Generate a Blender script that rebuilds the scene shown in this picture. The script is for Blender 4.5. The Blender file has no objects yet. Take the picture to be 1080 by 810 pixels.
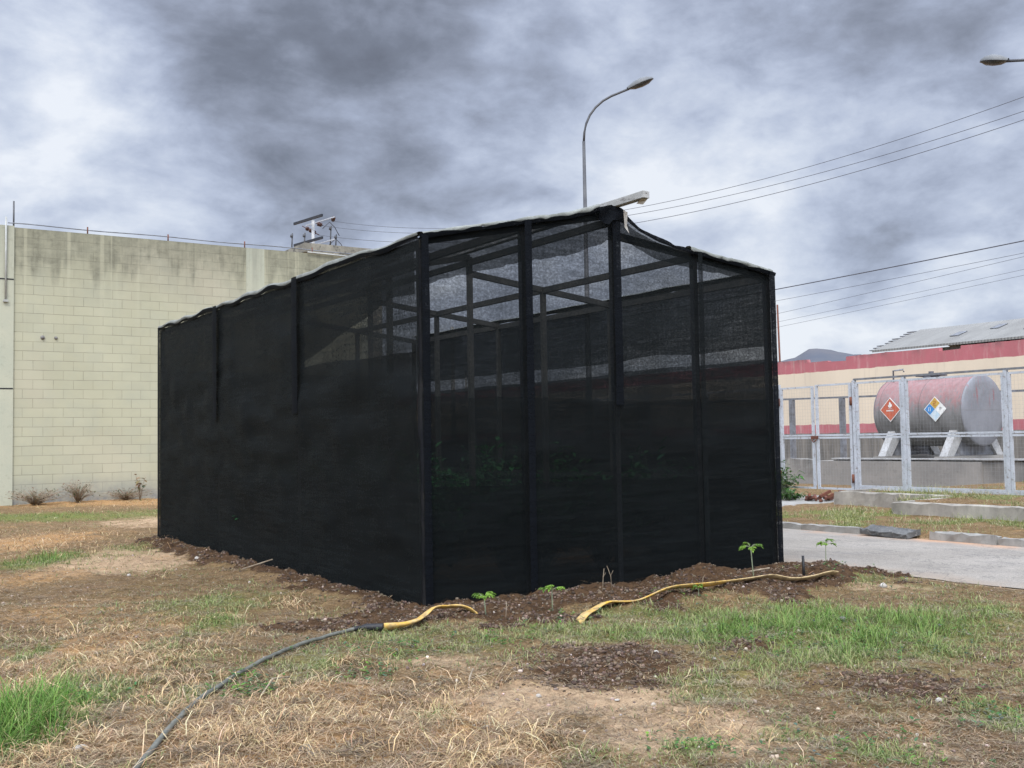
import bpy, math, random
import numpy as np
from mathutils import Vector, Matrix
random.seed(7); RNG = np.random.default_rng(11)
SC = bpy.context.scene
COL = SC.collection
# ------------------------------------------------------------------ helpers
def link(o, parent=None):
    COL.objects.link(o)
    if parent is not None: o.parent = parent
    return o
def tag(o, label=None, cat=None, group=None, kind=None):
    if label: o['label'] = label
    if cat: o['category'] = cat
    if group: o['group'] = group
    if kind: o['kind'] = kind
    return o
def empty(name, loc=(0,0,0), rz=0, label=None, cat=None, group=None):
    o = bpy.data.objects.new(name, None); COL.objects.link(o)
    o.empty_display_size = .2
    o.location = loc; o.rotation_euler = (0, 0, rz)
    return tag(o, label, cat, group)
def copy_tree(o, parent=None):
    c = o.copy(); COL.objects.link(c); c.parent = parent
    for ch in [x for x in bpy.data.objects if x.parent == o]: copy_tree(ch, c)
    return c
class MB:
    """collects geometry and links it as one mesh object"""
    def __init__(s): s.v = []; s.f = []; s.sm = []
    def quadmesh(s, vs, fs, smooth=False):
        n = len(s.v); s.v += [tuple(map(float, p)) for p in vs]; s.f += [tuple(n+i for i in f) for f in fs]; s.sm += [smooth]*len(fs)
    def box(s, x0, x1, y0, y1, z0, z1):
        s.quadmesh([(x0,y0,z0),(x1,y0,z0),(x1,y1,z0),(x0,y1,z0),(x0,y0,z1),(x1,y0,z1),(x1,y1,z1),(x0,y1,z1)],
                   [(0,3,2,1),(4,5,6,7),(0,1,5,4),(1,2,6,5),(2,3,7,6),(3,0,4,7)])
    def bar(s, a, b, w, h=None, up=(0,0,1)):
        a = Vector(a); b = Vector(b); d = (b-a).normalized(); up = Vector(up)
        if abs(d.dot(up)) > .98: up = Vector((0,1,0))
        r = d.cross(up).normalized(); u = r.cross(d); h = h or w
        vs = [p + r*(sx*w/2) + u*(sz*h/2) for p in (a, b) for sx, sz in ((-1,-1),(1,-1),(1,1),(-1,1))]
        s.quadmesh(vs, [(0,3,2,1),(4,5,6,7),(0,1,5,4),(1,2,6,5),(2,3,7,6),(3,0,4,7)])
    def tube(s, pts, rad, n=8, cap=True, flat=None):
        pts = [Vector(p) for p in pts]; k = len(pts)
        rads = rad if isinstance(rad, (list, tuple)) else [rad]*k
        vs = []; fs = []
        ref = Vector((0,0,1))
        for i, p in enumerate(pts):
            d = (pts[min(i+1,k-1)] - pts[max(i-1,0)]).normalized()
            if abs(d.dot(ref)) > .95: r = d.cross(Vector((0,1,0))).normalized()
            else: r = d.cross(ref).normalized()
            u = r.cross(d)
            fw, fh, tw = flat[i] if flat else (1, 1, 0)
            for j in range(n):
                a = 2*math.pi*j/n; cx = math.cos(a)*rads[i]*fw; cz = math.sin(a)*rads[i]*fh
                vs.append(p + r*(cx*math.cos(tw) - cz*math.sin(tw)) + u*(cx*math.sin(tw) + cz*math.cos(tw)))
        for i in range(k-1):
            for j in range(n):
                fs.append((i*n+j, i*n+(j+1)%n, (i+1)*n+(j+1)%n, (i+1)*n+j))
        if cap: fs.append(tuple(range(n))[::-1]); fs.append(tuple((k-1)*n+j for j in range(n)))
        s.quadmesh(vs, fs, True)
    def build(s, name, mat, parent=None, bevel=0):
        me = bpy.data.meshes.new(name); me.from_pydata(s.v, [], s.f)
        me.polygons.foreach_set('use_smooth', s.sm); me.update()
        if mat: me.materials.append(mat)
        o = bpy.data.objects.new(name, me); link(o, parent)
        if bevel:
            m = o.modifiers.new('bevel', 'BEVEL'); m.width = bevel; m.segments = 2; m.limit_method = 'ANGLE'
        return o
def fast_mesh(name, V, F, mat, cols=None, smooth=False, parent=None):
    """V (n,3), F (m,4) or (m,3) numpy arrays; cols (n,3)"""
    me = bpy.data.meshes.new(name); k = F.shape[1]
    me.vertices.add(len(V)); me.vertices.foreach_set('co', np.ascontiguousarray(V, dtype=np.float32).ravel())
    me.loops.add(F.size); me.loops.foreach_set('vertex_index', np.ascontiguousarray(F, dtype=np.int32).ravel())
    me.polygons.add(len(F)); me.polygons.foreach_set('loop_start', np.arange(0, F.size, k, dtype=np.int32))
    me.polygons.foreach_set('loop_total', np.full(len(F), k, dtype=np.int32))
    me.polygons.foreach_set('use_smooth', np.full(len(F), smooth))
    me.update(calc_edges=True)
    if cols is not None:
        a = me.color_attributes.new('Col', 'FLOAT_COLOR', 'POINT')
        c = np.ones((len(V), 4), dtype=np.float32); c[:, :cols.shape[1]] = cols; a.data.foreach_set('color', c.ravel())
    me.materials.append(mat)
    o = bpy.data.objects.new(name, me); return link(o, parent)
# numpy value noise
def vnoise(x, y, seed=0):
    xi = np.floor(x).astype(np.int64); yi = np.floor(y).astype(np.int64); xf = x-xi; yf = y-yi
    def h(a, b):
        n = (a*374761393 + b*668265263 + seed*974634777) & 0x7fffffff
        n = ((n ^ (n >> 13))*1274126177) & 0x7fffffff
        return ((n ^ (n >> 16)) & 0xffff)/65535.
    u = xf*xf*(3-2*xf); v = yf*yf*(3-2*yf)
    return (h(xi,yi)*(1-u)+h(xi+1,yi)*u)*(1-v) + (h(xi,yi+1)*(1-u)+h(xi+1,yi+1)*u)*v
def fbm(x, y, oct=4, seed=0):
    t = 0; a = .5; n = 0
    for i in range(oct):
        t = t + a*vnoise(x*2**i, y*2**i, seed+i*17); n += a; a *= .5
    return t/n
def sstep(a, b, x):
    t = np.clip((x-a)/(b-a), 0, 1); return t*t*(3-2*t)
# ------------------------------------------------------------------ materials
class NT:
    def __init__(s, name):
        s.m = bpy.data.materials.new(name); s.m.use_nodes = True; s.t = s.m.node_tree; s.t.nodes.clear()
        s.out = s.n('ShaderNodeOutputMaterial')
    def n(s, typ, **kw):
        x = s.t.nodes.new(typ)
        for k, v in kw.items(): setattr(x, k, v)
        return x
    def set(s, sock, v):
        if hasattr(v, 'is_output') or isinstance(v, bpy.types.NodeSocket): s.t.links.new(v, sock)
        elif isinstance(v, (tuple, list)):
            sock.default_value = tuple(v) if len(v) == len(sock.default_value) else tuple(v)+(1,)
        else: sock.default_value = v
    def obj(s): return s.n('ShaderNodeTexCoord').outputs['Object']
    def gen(s): return s.n('ShaderNodeTexCoord').outputs['Generated']
    def map(s, v, scale=(1,1,1), loc=(0,0,0), rot=(0,0,0)):
        x = s.n('ShaderNodeMapping'); s.set(x.inputs['Vector'], v); x.inputs['Scale'].default_value = scale
        x.inputs['Location'].default_value = loc; x.inputs['Rotation'].default_value = rot; return x.outputs[0]
    def noise(s, v, scale=5, detail=4, rough=.55, dist=0, out='Fac'):
        x = s.n('ShaderNodeTexNoise'); s.set(x.inputs['Vector'], v); x.inputs['Scale'].default_value = scale
        x.inputs['Detail'].default_value = detail; x.inputs['Roughness'].default_value = rough; x.inputs['Distortion'].default_value = dist
        return x.outputs[out]
    def voro(s, v, scale=5, feature='F1', out='Distance'):
        x = s.n('ShaderNodeTexVoronoi', feature=feature); s.set(x.inputs['Vector'], v); x.inputs['Scale'].default_value = scale; return x.outputs[out]
    def math(s, op, a, b=0, c=0, clamp=False):
        x = s.n('ShaderNodeMath', operation=op); x.use_clamp = clamp; s.set(x.inputs[0], a); s.set(x.inputs[1], b); s.set(x.inputs[2], c); return x.outputs[0]
    def vmath(s, op, a, b=(0,0,0), out=0):
        x = s.n('ShaderNodeVectorMath', operation=op); s.set(x.inputs[0], a); s.set(x.inputs[1], b); return x.outputs[out]
    def mix(s, f, a, b, typ='MIX'):
        x = s.n('ShaderNodeMix', data_type='RGBA', blend_type=typ); s.set(x.inputs[0], f); s.set(x.inputs[6], a); s.set(x.inputs[7], b); return x.outputs[2]
    def ramp(s, f, stops):
        x = s.n('ShaderNodeValToRGB'); s.set(x.inputs[0], f); e = x.color_ramp.elements
        while len(e) < len(stops): e.new(.5)
        for i, (p, c) in enumerate(stops):
            e[i].position = p; e[i].color = tuple(c)+(1,) if isinstance(c, (tuple, list)) else (c, c, c, 1)
        return x.outputs[0]
    def rng(s, v, a, b, c=0, d=1):
        x = s.n('ShaderNodeMapRange'); s.set(x.inputs[0], v)
        for i, k in enumerate((a, b, c, d)): x.inputs[i+1].default_value = k
        return x.outputs[0]
    def sep(s, v): x = s.n('ShaderNodeSeparateXYZ'); s.set(x.inputs[0], v); return x.outputs
    def comb(s, a, b, c):
        x = s.n('ShaderNodeCombineXYZ'); s.set(x.inputs[0], a); s.set(x.inputs[1], b); s.set(x.inputs[2], c); return x.outputs[0]
    def attr(s, name): x = s.n('ShaderNodeAttribute', attribute_name=name); return x.outputs
    def bump(s, h, dist=.01, strength=1.):
        x = s.n('ShaderNodeBump'); s.set(x.inputs['Height'], h); x.inputs['Distance'].default_value = dist; x.inputs['Strength'].default_value = strength; return x.outputs[0]
    def finish(s, color, rough=.9, bump=None, metal=0, spec=.3, trans=None):
        p = s.n('ShaderNodeBsdfPrincipled'); s.set(p.inputs['Base Color'], color); s.set(p.inputs['Roughness'], rough)
        s.set(p.inputs['Metallic'], metal); s.set(p.inputs['Specular IOR Level'], spec)
        if bump is not None: s.t.links.new(bump, p.inputs['Normal'])
        sh = p.outputs[0]
        if trans is not None:
            tr = s.n('ShaderNodeBsdfTranslucent'); s.set(tr.inputs[0], color)
            mx = s.n('ShaderNodeMixShader'); mx.inputs[0].default_value = trans
            s.t.links.new(sh, mx.inputs[1]); s.t.links.new(tr.outputs[0], mx.inputs[2]); sh = mx.outputs[0]
        s.t.links.new(sh, s.out.inputs[0]); return s.m
def worn(name, c1, c2, scale=4, rough=.7, metal=0, bumpd=.003, spec=.3, det=6, stretch=(1,1,1), c3=None, lo=.35, hi=.65):
    n = NT(name); v = n.map(n.obj(), stretch)
    f = n.rng(n.noise(v, scale, det, .6), lo, hi)
    c = n.mix(f, c1, c2)
    if c3: c = n.mix(n.rng(n.noise(v, scale*3.7, 5, .6), .56, .68), c, c3)
    fine = n.noise(n.obj(), scale*14, 3, .6); c = n.mix(.35, c, n.mix(1, c, n.comb(*[n.rng(fine, .3, .7, .6, 1.35)]*3), 'MULTIPLY'))
    return n.finish(c, rough, n.bump(fine, bumpd, .5), metal, spec)
M = {}
M['post'] = worn('post_steel', (.018,.020,.026), (.035,.035,.036), 3, .5)
M['frame_in'] = worn('frame_steel', (.028,.028,.026), (.05,.047,.04), 3, .6)
M['beam'] = worn('ridge_beam_grey', (.42,.42,.40), (.25,.25,.23), 6, .7, stretch=(1,.3,1), c3=(.12,.11,.10))
M['hem'] = worn('hem_cloth', (.24,.25,.225), (.12,.125,.11), 5, .85, c3=(.16,.16,.14))
M['galv'] = worn('galvanised_grey', (.49,.51,.54), (.40,.42,.44), 5, .5, .15, c3=(.27,.25,.24))
M['galv_dark'] = worn('old_rail_grey', (.20,.21,.23), (.12,.12,.12), 6, .6, .1)
M['wire'] = worn('wire_mesh_grey', (.34,.35,.36), (.22,.22,.22), 5, .6, .2)
M['cable'] = worn('cable_dark', (.06,.06,.07), (.09,.09,.10), 2, .6)
M['lamp_metal'] = worn('lamp_metal', (.06,.06,.065), (.10,.10,.10), 4, .55, .2)
M['lamp_head'] = worn('lamp_housing', (.15,.155,.155), (.10,.105,.105), 5, .5)
M['lamp_glass'] = worn('lamp_glass', (.03,.03,.03), (.07,.065,.06), 5, .25, spec=.5)
M['rust'] = worn('rust', (.16,.06,.035), (.09,.04,.03), 9, .9)
M['black'] = worn('black_rubber', (.012,.012,.013), (.025,.025,.025), 9, .5)
M['white_pvc'] = worn('white_pvc', (.42,.42,.38), (.30,.30,.27), 4, .5)
M['white_paint'] = worn('chipped_white_paint', (.42,.42,.41), (.29,.285,.27), 6, .7, c3=(.22,.20,.18))
M['hose'] = worn('grey_hose', (.155,.155,.13), (.09,.092,.075), 14, .6, bumpd=.001, c3=(.05,.055,.05))
M['stone_w'] = worn('pale_stone', (.46,.43,.38), (.28,.25,.21), 18, .9, bumpd=.006)
M['stone_d'] = worn('dark_stone', (.13,.12,.11), (.25,.24,.22), 18, .9, bumpd=.006)
M['twig'] = worn('dry_twig', (.34,.28,.20), (.20,.15,.10), 20, .9)
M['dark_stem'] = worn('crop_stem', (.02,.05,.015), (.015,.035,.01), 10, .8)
M['stem'] = worn('seedling_stem', (.30,.33,.20), (.20,.22,.14), 20, .7)
M['roof_slab'] = worn('old_slab', (.30,.28,.22), (.14,.13,.11), .8, .9, c3=(.08,.08,.07))
M['rag'] = worn('pale_rag', (.55,.52,.45), (.40,.36,.30), 20, .9)
M['placard_red'] = worn('placard_red', (.48,.12,.065), (.40,.10,.055), 8, .55)
M['placard_white'] = worn('placard_white', (.74,.74,.70), (.62,.62,.58), 8, .5)
M['placard_blue'] = worn('placard_blue', (.05,.24,.52), (.05,.20,.44), 8, .5)
M['placard_pale'] = worn('placard_pale_blue', (.42,.55,.62), (.58,.62,.62), 8, .5)
M['placard_ochre'] = worn('placard_ochre', (.55,.36,.07), (.46,.28,.06), 8, .5)
M['insulator'] = worn('insulator_brown', (.05,.025,.02), (.09,.04,.03), 8, .3)
M['asphalt_slab'] = worn('dark_slab', (.13,.13,.125), (.07,.07,.068), 5, .95, bumpd=.01, c3=(.22,.21,.19))

def leaf_mat(name, trans=.35, rough=.6):
    n = NT(name); c = n.attr('Col')['Color']; return n.finish(c, rough, None, 0, .25, trans)
M['leaf'] = leaf_mat('leaf_green'); M['blade'] = leaf_mat('grass_blade', .3, .7); M['straw'] = leaf_mat('dry_straw', .15, .75)
def clod_mat():
    n = NT('soil_clod'); c = n.attr('Col')['Color']
    f = n.noise(n.obj(), 60, 4, .6); c = n.mix(1, c, n.comb(*[n.rng(f, .3, .7, .55, 1.4)]*3), 'MULTIPLY')
    return n.finish(c, .95, n.bump(f, .006, .6))
M['clod'] = clod_mat()

def net_mat(name, T0, floor=.22, col=(.0058,.0072,.0074), grain=.35):
    """woven shade cloth: threads cover 1-T0 of it, more when seen at a slant"""
    n = NT(name); v = n.obj()
    geo = n.n('ShaderNodeNewGeometry')
    cs = n.math('ABSOLUTE', n.vmath('DOT_PRODUCT', geo.outputs['Incoming'], geo.outputs['True Normal'], out=1))
    cs = n.math('MAXIMUM', cs, floor)
    streak = n.noise(n.map(v, (1.2,1.2,16)), 1.6, 4, .65, .6)
    streak2 = n.noise(n.map(v, (14,14,.5)), 2.2, 2, .6)
    grainf = n.noise(n.map(v, (1,1,1.4)), 42, 1, .7)
    big = n.noise(v, .9, 1, .5)
    e = n.math('ADD', n.rng(streak, .3, .7, .78, 1.28), n.rng(grainf, .3, .7, -grain, grain))
    e = n.math('ADD', e, n.rng(streak2, .3, .7, -.10, .10))
    e = n.math('ADD', e, n.rng(big, .3, .7, -.12, .15))
    T = n.math('POWER', T0, n.math('DIVIDE', n.math('MAXIMUM', e, .25), cs))
    tr = n.n('ShaderNodeBsdfTransparent')
    p = n.n('ShaderNodeBsdfPrincipled')
    c = n.mix(n.rng(streak, .35, .7), tuple(k*.85 for k in col), tuple(k*1.35 for k in col)); n.set(p.inputs['Base Color'], c)  # sheen on the weave painted into the thread colour as paler streaks
    p.inputs['Roughness'].default_value = .7; p.inputs['Specular IOR Level'].default_value = .06
    n.t.links.new(n.bump(big, .15, .5), p.inputs['Normal'])
    mx = n.n('ShaderNodeMixShader'); n.set(mx.inputs[0], T); n.t.links.new(p.outputs[0], mx.inputs[1]); n.t.links.new(tr.outputs[0], mx.inputs[2])
    n.t.links.new(mx.outputs[0], n.out.inputs[0]); return n.m
M['net_gable'] = net_mat('black_net_gable', .45, .5)
M['net_side'] = net_mat('black_net_side', .38, .45)
M['net_roof'] = net_mat('black_net_roof', .95, .13, grain=.7)
M['net_flap'] = net_mat('black_net_doubled', .34, .6, grain=.2)
M['net_skirt'] = net_mat('black_net_skirt', .36, .6, grain=.2)
M['net_mid'] = net_mat('black_net_double_width', .50, .6, grain=.2)
M['net_batten'] = net_mat('black_net_strip', .03, .9, (.0036,.0046,.0062))

def block_wall_mat():
    n = NT('painted_block_wall'); v = n.obj(); s = n.sep(v)
    uv = n.comb(s[0], s[2], 0)
    wob = n.vmath('SCALE', n.vmath('SUBTRACT', n.noise(uv, 1.5, 3, .5, out='Color'), (.5,.5,.5))); wob.node.inputs[3].default_value = .02
    uv2 = n.vmath('ADD', uv, wob)
    b = n.n('ShaderNodeTexBrick'); n.set(b.inputs['Vector'], uv2); b.offset = .5
    b.inputs['Scale'].default_value = 1; b.inputs['Brick Width'].default_value = .52; b.inputs['Row Height'].default_value = .2585
    b.inputs['Mortar Size'].default_value = .009; b.inputs['Mortar Smooth'].default_value = .35; b.inputs['Bias'].default_value = 0
    b.inputs['Color1'].default_value = (.50,.50,.50,1); b.inputs['Color2'].default_value = (.535,.535,.535,1); b.inputs['Mortar'].default_value = (.42,.42,.42,1)
    tone = b.outputs['Color']; mort = b.outputs['Fac']
    fr = n.math('FRACT', n.math('DIVIDE', n.sep(uv2)[1], .2585)); hz = n.math('ABSOLUTE', n.math('SUBTRACT', n.math('FRACT', n.math('ADD', fr, .5)), .5))
    hz = n.rng(hz, .045, .012)
    mh = n.rng(n.noise(n.map(uv, (.45,1.6,1)), 2.2, 5, .7), .40, .62, .10, 1.1)
    mv = n.rng(n.noise(uv, 1.9, 5, .7), .48, .64, .0, .9)
    mort2 = n.math('MAXIMUM', n.math('MULTIPLY', hz, mh), n.math('MULTIPLY', mort, mv), clamp=True)
    base = n.mix(n.noise(uv, .7, 6, .6), (.35,.335,.23), (.45,.435,.31))
    base = n.mix(n.rng(n.noise(uv, .23, 3, .5), .5, .7, 0, .35), base, (.46,.40,.31))
    base = n.mix(n.rng(n.noise(uv, 1.1, 8, .7), .45, .75, 0, .5), base, (.33,.335,.26))
    base = n.mix(1, base, n.vmath('SCALE', tone), 'MULTIPLY'); base.node.inputs[7].links[0].from_node.inputs[3].default_value = 1.95
    # darker, weathered courses at the top with runs coming down
    top = n.rng(s[2], 5.2, 7.5)
    run = n.noise(n.map(uv, (2.6,.10,1)), 1.5, 5, .65)
    d = n.math('MULTIPLY', n.math('POWER', top, 1.5), n.rng(run, .25, .65, .45, 1.0), clamp=True)
    rowtop = n.math('MULTIPLY', n.rng(n.math('ADD', s[2], n.rng(n.noise(n.map(uv,(1.9,.2,1)), 1.0, 2, .5), .3, .7, -.55, .55)), 6.25, 6.85), n.rng(n.noise(n.map(uv,(.8,2,1)), 2.5, 6, .7), .3, .5, .62, 1.))
    d = n.math('MAXIMUM', d, n.math('MULTIPLY', rowtop, n.rng(run, .38, .62, 1., .6)))
    blotch = n.noise(uv, 3.2, 6, .75)
    base = n.mix(n.math('MULTIPLY', d, n.rng(blotch, .3, .6, .55, .95), clamp=True), base, (.15,.145,.105))
    pale = n.math('MULTIPLY', n.rng(n.noise(n.map(uv, (3.2,.05,1), (4,0,0)), 1.4, 3, .5), .60, .68), n.rng(s[2], 3.5, 6.6, 0, .4))
    base = n.mix(pale, base, (.44,.42,.30))
    base = n.mix(n.math('MULTIPLY', mort2, .38), base, (.13,.125,.09))
    low = n.math('MULTIPLY', n.rng(s[2], .75, .05), n.rng(n.noise(uv, 2.1, 6, .7), .3, .6, .25, 1.))
    base = n.mix(low, base, (.20,.20,.19))
    h = n.math('SUBTRACT', n.math('MULTIPLY', n.noise(uv, 30, 4, .6), .3), mort2)
    return n.finish(base, .92, n.bump(h, .004, .6), 0, .15)
M['blocks'] = block_wall_mat()
def stained(name, c1, c2, dark, z0, z1, s1=.8, streak=(3,3,.15), amt=.8, green=None):
    n = NT(name); v = n.obj(); s = n.sep(v)
    c = n.mix(n.rng(n.noise(v, s1, 7, .65), .3, .7), c1, c2)
    run = n.noise(n.map(v, streak), 1.5, 6, .65)
    f = n.math('MULTIPLY', n.rng(s[2], z0, z1), n.rng(run, .4, .65, .1, amt), clamp=True)
    c = n.mix(f, c, dark)
    c = n.mix(n.rng(n.noise(v, s1*6, 8, .75), .55, .75, 0, .5), c, dark)
    if green: c = n.mix(n.rng(n.noise(v, s1*2.2, 5, .7), .5, .72, 0, .6), c, green)
    fine = n.noise(v, 28, 5, .65)
    return n.finish(c, .92, n.bump(fine, .01, .5), 0, .15)
M['pilaster'] = stained('pilaster_concrete', (.38,.39,.30), (.45,.44,.33), (.20,.20,.16), 5.5, 7.5, .9)
M['dike'] = stained('dike_concrete', (.30,.28,.25), (.20,.19,.175), (.07,.068,.062), .2, .95, 1.1, amt=.9)
M['kerb'] = stained('kerb_concrete', (.36,.345,.31), (.22,.21,.19), (.10,.095,.085), 0, .2, 2.2, (5,5,1))
M['low_wall'] = stained('low_wall_concrete', (.40,.37,.31), (.24,.22,.19), (.08,.07,.06), .0, .5, 1.6, (3,3,1))
def pink_wall():
    n = NT('pink_cream_wall'); v = n.obj(); s = n.sep(v)
    wv = n.math('ADD', s[2], n.rng(n.noise(v, 2, 3, .5), .3, .7, -.02, .02))
    pink = n.mix(n.rng(n.noise(v, .8, 7, .7), .35, .7), (.41,.135,.15), (.33,.125,.13))
    pink = n.mix(n.rng(n.noise(n.map(v,(3,3,.4)), 1.1, 7, .75), .52, .72, 0, .6), pink, (.50,.36,.33))
    cream = n.mix(n.rng(n.noise(n.map(v,(1,1,.3)), .7, 6, .6), .3, .7), (.64,.55,.42), (.56,.48,.37))
    base = n.mix(n.rng(n.noise(n.map(v,(2.4,2.4,.25)), 1.1, 7, .75), .35, .62), (.24,.22,.19), (.11,.105,.095))
    def step(z): return n.rng(wv, z-.01, z+.01)
    c = n.mix(step(1.55), base, pink); c = n.mix(step(1.98), c, cream); c = n.mix(step(4.55), c, pink)
    c = n.mix(n.math('MULTIPLY', n.rng(s[2], 4.95, 5.2), n.rng(n.noise(v, .9, 7, .75), .45, .6, 0, .85)), c, (.16,.10,.10))
    c = n.mix(n.math('MULTIPLY', n.rng(s[2], 3.6, 4.6), n.rng(n.noise(n.map(v,(4,4,.15)), 1.1, 6, .7), .56, .7, 0, .35), clamp=True), c, (.3,.24,.2))
    return n.finish(c, .9, n.bump(n.noise(v, 8, 5, .6), .01, .4), 0, .15)
M['pinkwall'] = pink_wall()
def roof_sheet():
    n = NT('corrugated_roof'); v = n.obj(); s = n.sep(v)
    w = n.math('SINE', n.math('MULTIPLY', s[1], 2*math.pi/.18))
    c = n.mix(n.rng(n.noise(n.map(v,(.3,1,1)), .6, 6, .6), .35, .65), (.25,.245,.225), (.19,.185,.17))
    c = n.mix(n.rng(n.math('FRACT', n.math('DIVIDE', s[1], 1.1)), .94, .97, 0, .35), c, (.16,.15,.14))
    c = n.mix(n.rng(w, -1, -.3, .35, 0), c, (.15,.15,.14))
    return n.finish(c, .8, n.bump(w, .03, .6), 0, .2)
M['sheet'] = roof_sheet()
def tank_mat():
    n = NT('tank_paint'); v = n.obj(); s = n.sep(v)
    c = n.mix(n.rng(n.noise(v, 1.3, 6, .6), .3, .7), (.15,.15,.145), (.24,.24,.235))
    run = n.noise(n.map(v, (1.4,3.2,1.4)), 2.6, 8, .78, .6)
    zf = n.rng(s[2], -.25, .75)
    red = n.math('MULTIPLY', n.rng(n.math('ADD', run, n.math('MULTIPLY', zf, .25)), .52, .66), n.rng(s[2], -.2, .25, 0, .85), clamp=True)
    c = n.mix(red, c, n.mix(n.noise(v, 7, 4, .6), (.25,.08,.075), (.36,.24,.23)))
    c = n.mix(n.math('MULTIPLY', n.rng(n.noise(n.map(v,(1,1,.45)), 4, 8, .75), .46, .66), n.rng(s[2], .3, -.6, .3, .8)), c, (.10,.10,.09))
    seam = n.math('ABSOLUTE', n.math('SUBTRACT', n.math('FRACT', n.math('DIVIDE', s[1], 1.25)), .5))
    c = n.mix(n.rng(seam, .486, .492, 0, .5), c, (.10,.09,.085))
    return n.finish(c, .6, n.bump(n.noise(v, 9, 5, .6), .01, .4), .1, .3)
M['tank'] = tank_mat()
def tank_end():
    n = NT('tank_end_grey'); v = n.obj(); s = n.sep(v)
    c = n.mix(n.rng(n.noise(v, 1.6, 6, .6), .3, .7), (.17,.175,.19), (.24,.245,.26))
    c = n.mix(n.math('MULTIPLY', n.rng(n.noise(n.map(v,(5,1,.9)), 1.6, 7, .7), .54, .64), n.rng(s[2], .0, .35, 0, .8)), c, (.26,.09,.09))
    c = n.mix(n.math('MULTIPLY', n.rng(n.noise(v, 5, 8, .7), .5, .65, 0, .6), n.rng(s[2], -.05, .2)), c, (.17,.17,.17))
    c = n.mix(n.rng(n.math('ABSOLUTE', s[2]), .012, .004, 0, .5), c, (.15,.13,.13))
    return n.finish(c, .6, n.bump(n.noise(v, 9, 5, .6), .008, .4), .1, .3)
M['tank_end'] = tank_end()
def yellow_hose():
    n = NT('yellow_flat_hose'); v = n.obj(); s = n.sep(v)
    c = n.mix(n.rng(s[0], 6.9, 7.5), (.55,.32,.04), (.52,.39,.20))
    c = n.mix(n.rng(n.noise(v, 9, 6, .7), .38, .62, 0, .8), c, (.46,.35,.18))
    c = n.mix(n.rng(n.noise(v, 17, 6, .75), .50, .62, 0, .85), c, (.20,.135,.07))
    return n.finish(c, .8, n.bump(n.noise(v, 40, 4, .6), .003, .5), 0, .35)
M['yellow'] = yellow_hose()
def mountain():
    n = NT('mountain_haze'); v = n.obj()
    c = n.mix(n.rng(n.noise(n.map(v,(1,1,2)), .004, 8, .65), .35, .65), (.075,.088,.112), (.12,.118,.125))
    return n.finish(c, 1, None, 0, 0)
M['mountain'] = mountain()
# ------------------------------------------------------------------ layout numbers (metres)
SX0, SX1, SY0, SY1 = 4.65, 9.20, 8.50, 17.14     # net house footprint
EAVE, RIDGE = 3.37, 3.86; XM = (SX0+SX1)/2
ROAD0, ROAD1 = 9.75, 12.95
GREEN = [(-2.62, 5.75, 0.23, 0.84, 1.2), (-2.52, 6.37, 0.2, 0.52, 0.8), (-6.32, 14.17, 0.4, 0.94, 1.1), (-5.39, 15.48, 0.58, 1.13, 0.5), (-2.85, 9.99, 0.63, 0.93, 0.6), (-2.5, 9.12, 0.25, 0.49, 0.9), (-2.61, 8.55, 0.12, 0.34, 0.5), (-3.56, 7.81, 0.09, 0.43, 0.8), (-3.06, 7.43, 0.07, 0.26, 0.8), (-1.39, 7.33, 0.26, 0.56, 0.6), (-1.96, 6.42, 0.13, 0.38, 0.7), (-0.31, 7.72, 0.54, 0.55, 0.5), (-0.76, 7.51, 0.2, 0.39, 0.5), (0.41, 8.4, 0.66, 0.49, 0.6), (1.24, 8.98, 0.78, 0.47, 0.6), (1.74, 7.75, 0.53, 0.77, 1.0), (2.47, 8.9, 0.45, 0.83, 0.9), (2.4, 7.74, 0.52, 0.96, 0.8), (3.44, 8.58, 0.58, 0.85, 0.6), (3.97, 8.74, 0.29, 0.8, 0.6), (1.24, 6.57, 0.34, 0.5, 0.6), (1.37, 5.47, 0.24, 0.21, 0.45), (1.69, 5.12, 0.22, 0.18, 0.6), (2.57, 5.68, 0.15, 0.28, 0.8), (0.84, 5.17, 0.11, 0.15, 0.6), (3.91, 10.35, 0.35, 0.5, 0.4), (2.92, 7.25, 0.25, 0.31, 0.7), (1.99, 6.02, 0.16, 0.32, 0.35), (-0.47, 5.87, 0.09, 0.2, 0.5), (-9.94, 23.19, 2.6, 1.2, 0.9), (-7.5, 24.5, 2.2, .8, .8), (1.9, 8.3, .9, .8, .75), (3.2, 8.2, .8, .8, .75), (-.9, 8.3, .5, .5, .55), (.9, 8.0, .8, .35, .7), (3.36, 11.92, 0.2, 0.42, 0.7), (3.47, 10.97, 0.56, 0.56, 0.6), (-2.49, 7.72, 0.42, 0.42, 0.35)]
STRAW = [(-7.69, 16.75, 0.79, 2.12, 0.9), (-3.2, 7.73, 0.61, 1.51, 0.7), (-2.73, 7.27, 0.26, 0.43, 1.0), (-1.73, 5.74, 0.61, 0.66, 0.8), (-1.15, 6.06, 0.38, 0.53, 1.0), (-1.15, 5.3, 0.47, 0.32, 1.0), (-0.47, 5.64, 0.49, 0.55, 0.8), (-0.21, 5.09, 0.36, 0.27, 0.9), (-2.17, 5.55, 0.3, 0.44, 0.8), (-9.91, 29.0, 4.5, 1.91, 1.1), (-4.5, 28.5, 3.5, 1.2, 1.0), (-4.09, 9.6, 0.7, 0.96, 0.5), (2.11, 5.51, 0.28, 0.18, 0.5), (-5.62, 12.41, 0.58, 1.26, 0.6), (0.06, 5.23, 0.27, 0.32, 0.5)]
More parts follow.
